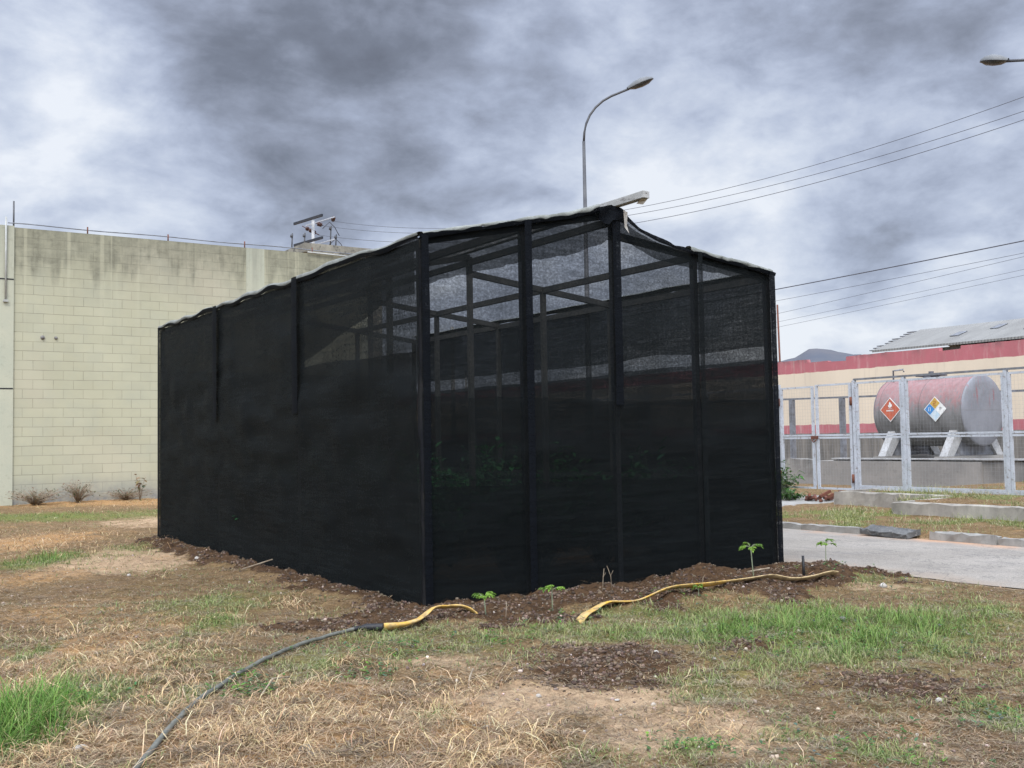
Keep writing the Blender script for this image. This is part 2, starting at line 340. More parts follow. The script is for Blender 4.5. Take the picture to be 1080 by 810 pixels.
BARE = [(0.41, 6.28, 0.92, 0.55, 0.95), (-5.13, 14.11, 1.42, 1.62, 0.7), (0.92, 5.45, 0.7, 0.48, 0.8), (2.86, 6.99, 0.36, 0.57, 0.4), (-0.42, 7.22, 0.57, 0.3, 0.6), (3.61, 10.26, 0.52, 0.49, 0.6), (-2.13, 9.86, 0.71, 0.57, 0.3), (2.04, 5.11, 0.35, 0.3, 0.5), (-7.22, 21.35, 1.41, 2.14, 0.6)]
DARK = [(0.56, 7.11, 0.43, 0.53, 1.1), (1.58, 7.6, 0.3, 0.3, 0.8), (2.32, 6.35, 0.41, 0.37, 0.8), (3.04, 6.94, 0.18, 0.28, 0.4)]

def patchsum(L, x, y):
    u = .8344*x - .5512*y; v = .5512*x + .8344*y
    wx = (fbm(x*2.2+7, y*2.2, 4, 31)-.5)*.9; wy = (fbm(x*2.2, y*2.2+9, 4, 77)-.5)*.9
    m = np.zeros_like(x)
    for cu, cv, ru, rv, w in L:
        m = np.maximum(m, w*np.exp(-(((u-cu)/ru + wx*1.2)**2 + ((v-cv)/rv + wy*1.2)**2)*.75))
    return m
def rect_dist(x, y):
    dx = np.maximum(np.maximum(SX0-x, x-SX1), 0); dy = np.maximum(np.maximum(SY0-y, y-SY1), 0)
    return np.hypot(dx, dy)
def berm_mask(x, y):
    """loose soil heaped against the foot of the net"""
    d = rect_dist(x, y); n = fbm(x*2.1, y*2.1, 4, 5); n2 = fbm(x*6, y*6, 3, 8)
    wid = np.where(y < SY0-.02, 1.38 + .9*(n-.5)*2 + .25*sstep(6., 8.2, x), .56+.55*(n-.5)) + (n2-.5)*.45
    wid = wid*(1 - .75*sstep(9.3, 10.0, x))
    m = 1 - sstep(wid-.25, wid+.08, d)
    return m*np.where((x > SX0+.1) & (x < SX1-.1) & (y > SY0+.15) & (y < SY1-.1), 0.55, 1)
MOUNDS = [(7.75,8.26,.40,.20,.13),(6.15,7.95,.30,.28,.10),(5.05,7.75,.30,.22,.03),(8.75,7.45,.55,.30,.11),(7.2,7.25,.6,.28,.10),(6.4,7.1,.45,.2,.07),
          (9.3,7.9,.5,.3,.06),(4.6,7.7,.35,.3,.03),(4.25,9.6,.18,.5,.03),(4.3,11.6,.18,.7,.04),(4.45,14.2,.2,.8,.07),(4.4,16.3,.25,.6,.05),(4.93,5.62,.55,.35,.06)]
def ground_h(x, y):
    x = np.asarray(x, float); y = np.asarray(y, float)
    near = 1 - sstep(25, 60, np.hypot(x, y))
    h = .07*(fbm(x*.45, y*.45, 3, 1)-.5) + .030*(fbm(x*2.6, y*2.6, 3, 2)-.5)
    rough = fbm(x*9, y*9, 4, 3)-.5
    soil = np.clip(berm_mask(x, y) + patchsum(DARK, x, y), 0, 1)
    h = h + .040*rough + .05*(fbm(x*4.2, y*4.2, 3, 14)-.5) + .12*soil*(fbm(x*7, y*7, 5, 12)-.44)
    h = h + .02*berm_mask(x, y)
    for mx, my, rx, ry, a in MOUNDS:
        q = np.exp(-(((x-mx)/rx)**2 + ((y-my)/ry)**2)); h = h + a*q*(.8+.7*(fbm(x*5, y*5, 3, 4)-.3))
    h = h*near
    inroad = sstep(ROAD0-.5, ROAD0+.15, x)*(1-sstep(ROAD1+.02, ROAD1+.12, x))
    h = h*(1-inroad) - .035*inroad
    verge = sstep(ROAD1+.05, ROAD1+.2, x)
    h = h*(1-verge*.5) + verge*(.085)
    # raised bed behind the low retaining wall
    edge = np.where(y > 11.9, 17.35, 15.68)
    up = sstep(edge-.02, edge+.10, x)*(1-sstep(14.15, 14.45, y))
    h = h*(1-up) + up*(.32+.03*(fbm(x*2, y*2, 3, 6)-.5))
    return h
def h1(x, y): return float(ground_h(np.array([x]), np.array([y]))[0])
def masks(x, y):
    soil = np.clip(berm_mask(x, y) + patchsum(DARK, x, y), 0, 1)
    green = np.clip(patchsum(GREEN, x, y)*1.15, 0, 1.2)*(1-.85*soil)
    nn = fbm(x*.9, y*.9, 4, 41)
    verge = sstep(ROAD1+.1, ROAD1+.3, x)*(1-sstep(19, 23, x))
    green = np.maximum(green, .22*sstep(.50, .62, nn)*(1-soil)*(1-sstep(9,12,np.hypot(x-4,y-5))*.4))
    green = np.maximum(green, verge*sstep(.46, .60, fbm(x*1.1, y*1.0, 3, 61))*.9*(1-.9*sstep(13.3, 14.4, y)*(x > 14.2)))
    straw = np.clip(patchsum(STRAW, x, y), 0, 1)*(1-soil)
    straw = np.maximum(straw, .35*sstep(.55, .7, fbm(x*1.3+5, y*1.3, 4, 51))*(1-soil))
    bare = np.clip(patchsum(BARE, x, y)*1.1, 0, 1)*(1-soil)
    inroad = sstep(ROAD0-.25, ROAD0+.1, x)*(1-sstep(ROAD1-.1, ROAD1+.1, x))
    green = green*(1-inroad); straw = straw*(1-inroad); bare = np.maximum(bare, inroad)
    return straw, green, soil, bare
# ------------------------------------------------------------------ ground, one sheet out to the horizon
def axis(lo, hi, step, far_lo, far_hi, g=1.09):
    a = list(np.arange(lo, hi+1e-6, step)); d = step; x = hi
    while x < far_hi: d *= g; x += d; a.append(x)
    d = step; x = lo; b = []
    while x > far_lo: d *= g; x -= d; b.append(x)
    return np.array(b[::-1]+a)
def ground_mat():
    n = NT('ground_soil_thatch'); v = n.obj(); at = n.attr('Col')['Color']
    s = n.n('ShaderNodeSeparateColor'); n.set(s.inputs[0], at); straw, green, soil = s.outputs
    bare = n.attr('Bare')['Fac']
    warp = n.vmath('SCALE', n.vmath('SUBTRACT', n.noise(v, 6, 4, .6, out='Color'), (.5,.5,.5))); warp.node.inputs[3].default_value = .22
    w = n.vmath('ADD', v, warp)
    a = n.noise(n.map(w, (1,2.6,1), rot=(0,0,.6)), 26, 6, .75, 1.2)
    b = n.noise(n.map(w, (2.8,1,1), rot=(0,0,.2)), 34, 6, .75, 1.0)
    fine = n.noise(v, 90, 4, .75); mid = n.noise(v, 11, 6, .7); big = n.noise(v, 1.1, 5, .6)
    fib = n.math('MULTIPLY', n.math('ADD', a, b), .5)
    thatch = n.ramp(fib, [(.34,(.032,.022,.015)),(.46,(.145,.103,.069)),(.57,(.31,.235,.16)),(.68,(.52,.41,.28))])
    thatch = n.mix(n.rng(n.noise(w, 4.5, 5, .7), .38, .60, .55, 0), thatch, n.mix(1, thatch, (.42,.38,.33), 'MULTIPLY'))
    thatch = n.mix(n.rng(big, .35, .65, 0, .5), thatch, n.mix(1, thatch, (.80,.86,.62), 'MULTIPLY'))
    strawc = n.ramp(fib, [(.34,(.09,.055,.03)),(.47,(.30,.19,.10)),(.6,(.50,.35,.20)),(.7,(.62,.48,.30))])
    greenc = n.ramp(fib, [(.35,(.03,.045,.014)),(.5,(.12,.16,.05)),(.65,(.27,.31,.12))])
    barec = n.mix(n.rng(mid, .3, .7), (.31,.235,.172), (.47,.38,.295))
    barec = n.mix(1, barec, n.comb(*[n.rng(fine, .3, .7, .72, 1.25)]*3), 'MULTIPLY')
    soilc = n.mix(n.rng(mid, .3, .7), (.036,.023,.015), (.11,.073,.048))
    soilc = n.mix(1, soilc, n.comb(*[n.rng(fine, .3, .7, .6, 1.4)]*3), 'MULTIPLY')
    edge = n.rng(n.noise(w, 8, 6, .75), .3, .7, -.28, .28)
    def m(x, lo=.3, hi=.6): return n.rng(n.math('ADD', x, edge), lo, hi)
    c = n.mix(m(bare, .35, .65), thatch, barec)
    c = n.mix(m(straw, .25, .7), c, strawc)
    c = n.mix(n.math('MULTIPLY', m(green, .3, .8), .8), c, greenc)
    c = n.mix(m(soil, .35, .6), c, soilc)
    c = n.mix(1, c, (1.13,1.0,.80), 'MULTIPLY')
    h = n.math('ADD', n.math('MULTIPLY', fib, 1.2), n.math('MULTIPLY', fine, .35))
    return n.finish(c, .97, n.bump(h, .028, .9), 0, .1)
gx = axis(-.6, 10.2, .036, -2600, 3200); gy = axis(2.2, 18.6, .040, -1500, 3200)
GX, GY = np.meshgrid(gx, gy, indexing='ij'); nx, ny = GX.shape
X = GX.ravel(); Y = GY.ravel(); Z = ground_h(X, Y)
dist = np.hypot(X, Y); Z = Z - np.where(dist > 400, .0, 0)
V = np.stack([X, Y, Z], 1)
idx = np.arange(nx*ny).reshape(nx, ny)
F = np.stack([idx[:-1,:-1].ravel(), idx[1:,:-1].ravel(), idx[1:,1:].ravel(), idx[:-1,1:].ravel()], 1)
st, gr, so, ba = masks(X, Y)
ground = fast_mesh('ground', V, F, ground_mat(), np.stack([st, np.clip(gr,0,1), so], 1), smooth=True)
ba_attr = ground.data.attributes.new('Bare', 'FLOAT', 'POINT'); ba_attr.data.foreach_set('value', ba.astype(np.float32))
tag(ground, kind='structure')
# road sheet with ragged edges
def road_mat():
    n = NT('worn_concrete_road'); v = n.obj()
    c = n.mix(n.rng(n.noise(v, .8, 7, .65), .3, .7), (.20,.18,.152), (.30,.273,.235))
    c = n.mix(n.rng(n.noise(n.map(v,(1,.3,1)), 3.2, 8, .75), .5, .68, 0, .6), c, (.15,.14,.13))
    agg = n.noise(v, 70, 3, .7); c = n.mix(1, c, n.comb(*[n.rng(agg, .3, .7, .6, 1.4)]*3), 'MULTIPLY')
    s = n.sep(v)
    dirt = n.math('MULTIPLY', n.rng(s[0], ROAD1-.5, ROAD1), n.rng(n.noise(v, 1.2, 5, .6), .42, .6), clamp=True)
    c = n.mix(dirt, c, (.42,.25,.15))
    c = n.mix(n.rng(n.math('ADD', s[0], n.rng(n.noise(v, 1.5, 5, .6), .3, .7, -.2, .2)), ROAD0+.32, ROAD0+.02, 0, .75), c, (.27,.22,.17))
    crack = n.math('SUBTRACT', 1, n.rng(n.voro(n.vmath('ADD', v, n.noise(v, 3, 3, .6, out='Color')), .55, 'DISTANCE_TO_EDGE'), .0, .012))
    c = n.mix(n.math('MULTIPLY', crack, .6), c, (.10,.095,.085))
    return n.finish(c, .93, n.bump(agg, .006, .6), 0, .2)
ry = np.concatenate([np.arange(-40, 2, 2.), np.arange(2, 22, .15), np.arange(22, 160, 2.)])
rows = []
for t in np.linspace(0, 1, 9):
    e0 = ROAD0 + .45*(fbm(ry*.7, ry*0+3, 3, 9)-.5) + .10*(fbm(ry*5, ry*0+8, 3, 19)-.5)
    e1 = ROAD1+.03
    xx = e0*(1-t)+e1*t
    rows.append(np.stack([xx, ry, .012 + .012*np.sin(np.pi*t) - (.03 if t in (0,) else 0)+0*ry], 1))
RV = np.concatenate(rows); k = len(ry); ii = np.arange(9*k).reshape(9, k)
RF = np.stack([ii[:-1,:-1].ravel(), ii[1:,:-1].ravel(), ii[1:,1:].ravel(), ii[:-1,1:].ravel()], 1)
tag(fast_mesh('road', RV, RF, road_mat(), smooth=True), kind='structure')
# kerb: chipped cast pieces
def rough_block(x0, x1, y0, y1, z0, z1, amp=.015, seg=.12, seed=0):
    """a weathered concrete block: subdivided box with pushed-about corners"""
    sx, sy, sz = [max(2, int(round(abs(b-a)/seg))) for a, b in ((x0,x1),(y0,y1),(z0,z1))]
    mb = MB(); vid = {}; vs = []; fs = []
    rr = random.Random(seed)
    def P(i, j, k):
        key = (i, j, k)
        if key not in vid:
            x = x0+(x1-x0)*i/sx; y = y0+(y1-y0)*j/sy; z = z0+(z1-z0)*k/sz
            onx = i in (0, sx); ony = j in (0, sy); onz = k == sz
            e = (onx+ony+onz); a = amp*(1 if e < 2 else 1.8)
            cx, cy, cz = (x0+x1)/2, (y0+y1)/2, (z0+z1)/2
            if onx: x -= math.copysign(rr.random()*a, x-cx)
            if ony: y -= math.copysign(rr.random()*a, y-cy)
            if onz: z -= rr.random()*a*(1.6 if e >= 2 else .5)
            vid[key] = len(vs); vs.append((x, y, z))
        return vid[key]
    for a_, b_, c_, fn in ((sx, sy, sz, 'z'), (sy, sz, sx, 'x'), (sx, sz, sy, 'y')):
        for i in range(a_):
            for j in range(b_):
                for k in (0, c_):
                    if fn == 'z': q = [P(i,j,k), P(i+1,j,k), P(i+1,j+1,k), P(i,j+1,k)]
                    elif fn == 'x': q = [P(k,i,j), P(k,i+1,j), P(k,i+1,j+1), P(k,i,j+1)]
                    else: q = [P(i,k,j), P(i,k,j+1), P(i+1,k,j+1), P(i+1,k,j)]
                    fs.append(q if k else q[::-1])
    mb.quadmesh(vs, fs); return mb
kb = MB(); y = 3.0; i = 0
while y < 30:
    L = random.uniform(.9, 1.4)
    if not (8.9 < y+L/2 < 10.6):
        r = rough_block(ROAD1, ROAD1+.15+random.uniform(-.01,.01), y, y+L-.012, -.1, .13+random.uniform(-.02,.01), .012, .13, i)
        kb.quadmesh(r.v, r.f)
    y += L; i += 1
kb.box(ROAD1, ROAD1+.15, -40, 2.9, -.1, .12); kb.box(ROAD1, ROAD1+.15, 30.4, 150, -.1, .12)
tag(kb.build('kerb', M['kerb']), kind='structure')
# concrete apron in front of the gate
ap = rough_block(ROAD1+.2, 19.6, 14.6, 17.4, -.1, .10, .02, .4, 5)
tag(ap.build('path', M['kerb']), kind='structure')
# mountains
azs = np.radians(np.linspace(20, 100, 220)); deg = np.degrees(azs)
def ridge_h(a):
    pts = [(20,90),(38,120),(44,150),(47.4,170),(48.4,182),(49.4,201),(50.4,186),(51.6,178),(53,168),(58,150),(70,130),(85,160),(100,90)]
    return np.interp(a, [p[0] for p in pts], [p[1] for p in pts])
for nm, dR, sc, sd in (('hills', 2500, 1., 3), ('hills', 3100, 1.06, 9)):
    hh = ridge_h(deg)*sc + (fbm(deg*2.2, deg*0+sd, 5, sd)-.5)*26
    lv = []
    for t in (0, .35, .7, 1.): lv.append(np.stack([np.sin(azs)*(dR-700*(1-t)), np.cos(azs)*(dR-700*(1-t)), -5+(hh+5)*t**1.2 + (fbm(deg*5, deg*0+t*9, 4, 8)-.5)*22*(t < 1)*(t > 0)], 1))
    lv = np.concatenate(lv); k = len(azs); ii = np.arange(4*k).reshape(4, k)
    FF = np.stack([ii[:-1,:-1].ravel(), ii[:-1,1:].ravel(), ii[1:,1:].ravel(), ii[1:,:-1].ravel()], 1)
    tag(fast_mesh(nm, lv, FF, M['mountain'], smooth=True), kind='structure')

# ------------------------------------------------------------------ the net house
NH = empty('net_house', (0,0,0), 0, 'large dark greenhouse shed covered all round in black shade netting', 'shade house')
def roof_z(x):           # line of the frame across a gable
    t = (x-SX0)/(SX1-SX0)
    return EAVE + (RIDGE-EAVE)*t/.5 if t <= .5 else np.interp(t, [.5,1.], [3.63, 3.365])
def net_z(x):            # line of the net, slack on the right slope
    return float(np.interp(x, [4.65,5.2,5.82,6.34,6.65,6.83,6.95,7.08,7.21,7.47,7.74,8.06,8.44,8.89,9.24],
                           [3.375,3.50,3.635,3.74,3.835,3.885,3.87,3.775,3.70,3.61,3.555,3.51,3.46,3.41,3.365]))
ST = [SY0, SY0+2.88, SY0+5.76, SY1]
xs5 = [SX0+(SX1-SX0)*k/4 for k in range(5)]
W = .06
for si, yy in enumerate(ST):
    for k, xx in enumerate(xs5):
        if 0 < si < 3 and k == 1: pass
        mb = MB(); zt = float(roof_z(xx)) if k != 2 else RIDGE
        mb.box(xx-W/2, xx+W/2, yy-W/2+.04, yy+W/2+.04, -.25, zt-.03)
        o = mb.build('post', M['post'] if si == 0 or k == 0 else M['frame_in'], NH)
    for side in (0, 1):
        mb = MB()
        if side == 0: mb.bar((SX0, yy+.04, EAVE-.02), (XM, yy+.04, RIDGE-.03), .05, .07)
        else: mb.bar((XM, yy+.04, 3.62), (SX1, yy+.04, 3.34), .05, .075)
        mb.build('rafter', M['frame_in'], NH)
for xx, zz, nm in ((SX0,EAVE-.05,'eave_beam'),(xs5[1],3.58,'purlin'),(xs5[3],3.475,'purlin'),(SX1,3.32,'eave_beam'),(XM,RIDGE-.1,'ridge_beam')):
    mb = MB(); mb.bar((xx, SY0, zz), (xx, SY1, zz), .05, .075); mb.build(nm, M['frame_in'], NH)
# mid rail along the long sides and the far gable
for xx in (SX0, SX1):
    mb = MB(); mb.bar((xx, SY0, 1.0), (xx, SY1, 1.0), .04, .05); mb.build('rail', M['frame_in'], NH)
def grid_mesh(name, P, mat, parent):
    P = np.array(P); a, b = P.shape[:2]; ii = np.arange(a*b).reshape(a, b)
    FF = np.stack([ii[:-1,:-1].ravel(), ii[1:,:-1].ravel(), ii[1:,1:].ravel(), ii[:-1,1:].ravel()], 1)
    return fast_mesh(name, P.reshape(-1,3), FF, mat, smooth=True, parent=parent)
def wr(a, b, s=1.0, seed=0):       # cloth wrinkles
    return (float(fbm(np.array([a*1.6]), np.array([b*5.]), 3, seed)[0])-.5)*.11*s + (float(fbm(np.array([a*.5]), np.array([b*1.1]), 2, seed+5)[0])-.5)*.08*s
def ez(y):
    return EAVE + .02*math.sin((y-SY0)*2.2)*math.sin((y-SY0)*5.1+1) + .035*nz(y, 1.9, 3)
def nz(t, s, seed): return float(fbm(np.array([t*s]), np.array([seed*1.7]), 3, seed)[0])-.5
def gable_net(yy, sgn, name='gable_net'):
    P = []
    for i in range(93):
        x = SX0-.03 + (SX1-SX0+.06)*i/92; zt = net_z(min(max(x,SX0),SX1))+.012
        row = []
        for j in range(41):
            v = j/40; z = -.06 + (zt+.06)*v
            bell = .05*math.exp(-((v)/.08)**2)
            row.append((x + (.05*math.exp(-((v-.0)/.12)**2)*(1 if x > 8.9 else 0)), yy + sgn*(.012+bell*.6) + sgn*abs(wr(x, z, .9, 3))*math.sin(math.pi*min(1, v*1.02)), z))
        P.append(row)
    return grid_mesh(name, P, M['net_gable'] if sgn < 0 else M['net_side'], NH)
gable_net(SY0, -1); gable_net(SY1+.08, 1)
def side_net(xx, sgn):
    P = []
    for i in range(121):
        y = SY0-.02 + (SY1-SY0+.12)*i/120; row = []
        for j in range(41):
            v = j/40; z = -.06 + (ez(y)+.05)*v
            row.append((xx + sgn*((.045 if sgn < 0 else .02)+.03*math.exp(-(v/.08)**2)) + sgn*abs(wr(y, z, 1.0 if sgn < 0 else .5, 9))*math.sin(math.pi*v), y, z))
        P.append(row)
    return grid_mesh('side_net', P, M['net_side'], NH)
side_net(SX0, -1); side_net(SX1, 1)
for side in (0, 1):      # roof nets, sagging a little between the frames
    P = []
    for i in range(61):
        y = SY0-.03 + (SY1-SY0+.14)*i/60; row = []
        sag = .03*abs(math.sin(math.pi*(y-SY0)/2.88))
        for j in range(25):
            t = j/24; x = (SX0-.05 + (XM-SX0+.05)*t) if side == 0 else (XM + (SX1-XM+.05)*t)
            base = net_z(min(max(x,SX0),SX1)); row.append((x, y, base+.02 - sag*math.sin(math.pi*t) - .0))
        P.append(row)
    grid_mesh('roof_net', P, M['net_roof'], NH)
# second layer where the roof cloth folds down inside the walls
def flap(pts_top, depth_fn, off, name='net_flap'):
    P = []
    for i, p in enumerate(pts_top):
        d = depth_fn(i/(len(pts_top)-1)); P.append([(p[0]+off[0], p[1]+off[1], p[2]-.01-d*j/6) for j in range(7)])
    return grid_mesh(name, P, M['net_flap'], NH)
def nz(t, s, seed): return float(fbm(np.array([t*s]), np.array([seed*1.7]), 3, seed)[0])-.5
flap([(SX0+.02+(XM-SX0)*k/60, SY0, net_z(SX0+.02+(XM-SX0)*k/60)) for k in range(61)], lambda t: .43-.10*t+.10*nz(t,9,3)+.03*nz(t,40,4), (0,.012,0))
flap([(XM+(SX1-XM-.02)*k/60, SY0, net_z(XM+(SX1-XM-.02)*k/60)) for k in range(61)], lambda t: .20-.10*t+.06*nz(t,9,13), (0,.012,0))
flap([(SX1, SY0+.1+(SY1-SY0-.15)*k/90, EAVE-.01) for k in range(91)], lambda t: .80+.10*nz(t,9,23), (.03,0,0))
flap([(SX0, SY0+.1+(SY1-SY0-.15)*k/90, EAVE-.01) for k in range(91)], lambda t: .50+.14*nz(t,8,33)+.60*min(1, max(0, (t-.05)/.36)), (-.03,0,0))
def skirt(p0, p1, off, seed, zs=1.08, mt='net_skirt'):
    pts = [(p0[0]+(p1[0]-p0[0])*k/80, p0[1]+(p1[1]-p0[1])*k/80) for k in range(81)]
    P = []
    for i, p in enumerate(pts):
        zt = zs+.07*nz(i/80, 4, seed)+.02*nz(i/80, 20, seed); P.append([(p[0]+off[0], p[1]+off[1], zt-(zt+.05)*j/6) for j in range(7)])
    grid_mesh('net_skirt', P, M[mt], NH)
skirt((SX0+.04, SY0), (SX1-.04, SY0), (0,.02), 3); skirt((SX0+.04, SY0), (SX1-.04, SY0), (0,.03), 23, 1.9, 'net_mid'); skirt((SX0, SY0+.1), (SX0, SY1), (-.025,0), 4, 2.35, 'net_flap'); skirt((SX0, SY0+.1), (SX0, SY1), (-.012,0), 14, 1.1)
skirt((SX1, SY0+.1), (SX1, SY1), (.025,0), 5, 2.38, 'net_flap'); skirt((SX1, SY0+.1), (SX1, SY1), (.012,0), 15, 1.3); skirt((SX0+.04, SY1), (SX1-.04, SY1), (0,.05), 6, 2.7, 'net_skirt')
# pale folded hem along the eaves and rakes: thickness comes and goes in scallops
def hem(pts, nvec, seed, hi=.05, name='hem_strip'):
    mb = MB(); n = len(pts); vs = []; fs = []
    for i, p in enumerate(pts):
        t = i/(n-1); L = t*9
        sc = abs(math.sin(L*2.1+nz(t,6,seed)*5)); lo = -.012 + .045*(1-sc)*(.5+nz(t,14,seed+1)) ; top = hi*(.75+.8*nz(t,10,seed+2)) + .012
        p = Vector(p); nv = Vector(nvec)
        for dz, o in ((lo-.01, .045), (lo+.01, .06), (top*.7, .056), (top, .035), (top+.004, -.01), (top-.012, -.05)):
            vs.append(p + nv*o + Vector((0,0,dz)))
    for i in range(n-1):
        for j in range(5): fs.append((i*6+j, (i+1)*6+j, (i+1)*6+j+1, i*6+j+1))
    mb.quadmesh(vs, fs, True); return mb.build(name, M['hem'], NH)
hem([(SX0-.01, SY0-.02+(SY1-SY0+.1)*k/160, ez(SY0+(SY1-SY0)*k/160)+.015) for k in range(161)], (-1,0,0), 5, .045)
hem([(SX0-.02+(6.72-SX0)*k/70, SY0, net_z(SX0+(6.7-SX0)*k/70)+.008) for k in range(71)], (0,-1,0), 8, .038)
hem([(7.95+(SX1-7.93)*k/50, SY0, net_z(7.95+(SX1-7.95)*k/50)+.005) for k in range(51)], (0,-1,0), 12, .045)
hem([(SX1+.01, SY0+(SY1-SY0+.1)*k/120, EAVE+.01) for k in range(121)], (1,0,0), 15, .05)
# black edge of the wall net lapping over the hem in scallops
def lap(pts, nvec, seed, name='net_edge'):
    vs = []; fs = []; n = len(pts); mb = MB()
    for i, p in enumerate(pts):
        t = i/(n-1); sc = abs(math.sin(t*9*2.1+nz(t,6,seed)*5)); up = .022*sc + .03*max(0, nz(t,13,seed+6)*2) - .016
        p = Vector(p); nv = Vector(nvec)
        for dz, o in ((-.035, .052), (-.012, .062), (up, .066)): vs.append(p+nv*o+Vector((0,0,dz)))
    for i in range(n-1):
        for j in range(2): fs.append((i*3+j, (i+1)*3+j, (i+1)*3+j+1, i*3+j+1))
    mb.quadmesh(vs, fs, True); return mb.build(name, M['net_batten'], NH)
lap([(SX0-.01, SY0-.04+(SY1-SY0+.12)*k/160, ez(SY0+(SY1-SY0)*k/160)+.015) for k in range(161)], (-1,0,0), 5)
lap([(SX0-.06+(6.9-SX0)*k/70, SY0, net_z(SX0+(6.84-SX0)*k/70)+.008) for k in range(71)], (0,-1,0), 8)
lap([(6.83+(SX1-6.77)*k/80, SY0, net_z(6.83+(SX1-6.83)*k/80)+.005) for k in range(81)], (0,-1,0), 12)
# doubled strips laced over the posts
def strip(x, y, z0, z1, nx_, ny_, w=.10, seed=0):
    P = []
    for i in range(30):
        z = z0+(z1-z0)*i/29; ww = w*(1+.25*nz(i/29, 7, seed)); dx = .012*nz(i/29, 5, seed+1)
        if nx_ == 0: P.append([(x-ww/2+dx, y, z), (x, y-.006, z), (x+ww/2+dx, y, z)])
        else: P.append([(x, y-ww/2+dx, z), (x-.006, y, z), (x, y+ww/2+dx, z)])
    return grid_mesh('net_strip', P, M['net_batten'], NH)
yf = SY0-.075
strip(SX0-.01, yf, 0.0, net_z(SX0)+.01, 0, 1, .075, 1)
strip(xs5[1], yf, .02, net_z(xs5[1])+.01, 0, 1, .08, 2)
strip(XM-.03, yf, 1.84, net_z(XM)+.01, 0, 1, .10, 3)
strip(xs5[3], yf, .02, net_z(xs5[3])+.01, 0, 1, .07, 4).data.materials[0] = M['net_flap']
strip(SX1-.01, yf, .0, EAVE+.01, 0, 1, .08, 5)
for k, yy in enumerate(ST[1:3]): strip(SX0-.10, yy, 1.84, EAVE+.03, 1, 0, .16, 6+k)
strip(SX0-.07, SY1+.05, 0, EAVE+.02, 1, 0, .10, 9)
# gathered black cloth at the apex and its slack corner with a small tear
mb = MB(); vs = []; fs = []
for i in range(9):
    t = i/8; x = 6.66+.34*t
    for j in range(5):
        z = net_z(min(x,7.0)) + .02 - (.17+.12*nz(t,3,5))*j/4*(.7+.3*math.sin(3*t)); vs.append((x, SY0-.085-.02*math.sin(7*t+j), z))
for i in range(8):
    for j in range(4): fs.append((i*5+j, (i+1)*5+j, (i+1)*5+j+1, i*5+j+1))
mb.quadmesh(vs, fs, True); mb.build('gathered_net', M['net_batten'], NH)
mb = MB(); mb.bar((XM+.01, SY1+.1, RIDGE+.05), (XM, 7.98, 3.935), .085, .075)
mb.build('ridge_pole', M['beam'], NH, .006)
mb = MB(); mb.quadmesh([(6.905,8.03,3.90),(6.98,8.02,3.905),(6.98,8.10,3.88),(6.955,8.07,3.85),(6.91,8.12,3.865)], [(0,1,2,3,4)]); mb.build('torn_scrap', M['rag'], NH)
mb = MB(); mb.quadmesh([(6.97,8.40,3.86),(7.02,8.39,3.84),(7.015,8.40,3.70),(7.045,8.40,3.62),(6.985,8.40,3.68)], [(0,1,2,3,4)]); mb.build('torn_scrap', M['rag'], NH)
# ------------------------------------------------------------------ block wall building on the left
BW = empty('block_building', (4.45, 31.14, 0), 0, 'long cream painted concrete block building wall with dark stained top courses', 'building')
def rel(o, root): o.location = tuple(-c for c in root.location); return o
WY = 31.14
mb = MB(); mb.box(4.45, 10.92, WY, WY+.25, -.4, 7.5); mb.box(11.50, 14.75, WY, WY+.25, -.4, 7.5)
rel(mb.build('block_wall', M['blocks'], BW), BW)
mb = MB(); mb.box(-14, 14.75, WY+.26, WY+8, -.4, 7.44); rel(mb.build('roof_slab', M['roof_slab'], BW), BW)
for a, b, pr in ((-14, 4.447, .05), (10.923, 11.497, .008), (14.753, 15.1, .03)):
    mb = MB(); mb.box(a, b, WY-pr, WY+.25, -.4, 7.5 if a > 0 else 7.53); rel(mb.build('pilaster', M['pilaster'], BW), BW)
for zz in (3.09, 6.05):
    mb = MB(); mb.box(3.2, 4.44, WY-.056, WY-.049, zz, zz+.035); rel(mb.build('joint', M['black'], BW), BW)
mb = MB(); mb.tube([(4.24, WY-.09, 5.5), (4.235, WY-.09, 7.75)], .024); mb.box(4.18, 4.30, WY-.12, WY-.052, 5.44, 5.5); rel(mb.build('conduit', M['white_pvc'], BW), BW)
mb = MB(); mb.tube([(4.45, WY+.1, 7.4), (4.45, WY+.1, 8.24)], .022); rel(mb.build('lightning_rod', M['lamp_metal'], BW), BW)
pts = [(4.3, WY+.06, 7.62)]+[(x, WY+.06, 7.62+.012*math.sin(x*1.7)) for x in np.arange(4.8, 15.1, .4)]
mb = MB(); mb.tube(pts, .016, 5); rel(mb.build('roof_cable', M['galv_dark'], BW), BW)
for x in (6.35, 8.59, 10.9, 13.1, 15.0):
    mb = MB(); mb.tube([(x, WY+.06, 7.45), (x, WY+.06, 7.70)], .02, 6); rel(mb.build('cable_holder', M['rust'], BW), BW)
mb = MB(); mb.tube([(12.9, WY-.06, 7.52), (14.9, WY-.06, 7.48)], .024); rel(mb.build('pipe', M['white_pvc'], BW), BW)
for x, r in ((5.18, .045), (5.52, .035)):
    mb = MB(); mb.tube([(x, WY-.02, 4.52), (x, WY-.004, 4.52)], r*1.3, 10); mb.tube([(x, WY-.05, 4.515), (x, WY-.018, 4.515)], r*.7, 8)
    rel(mb.build('wall_outlet', M['stone_d'], BW), BW)
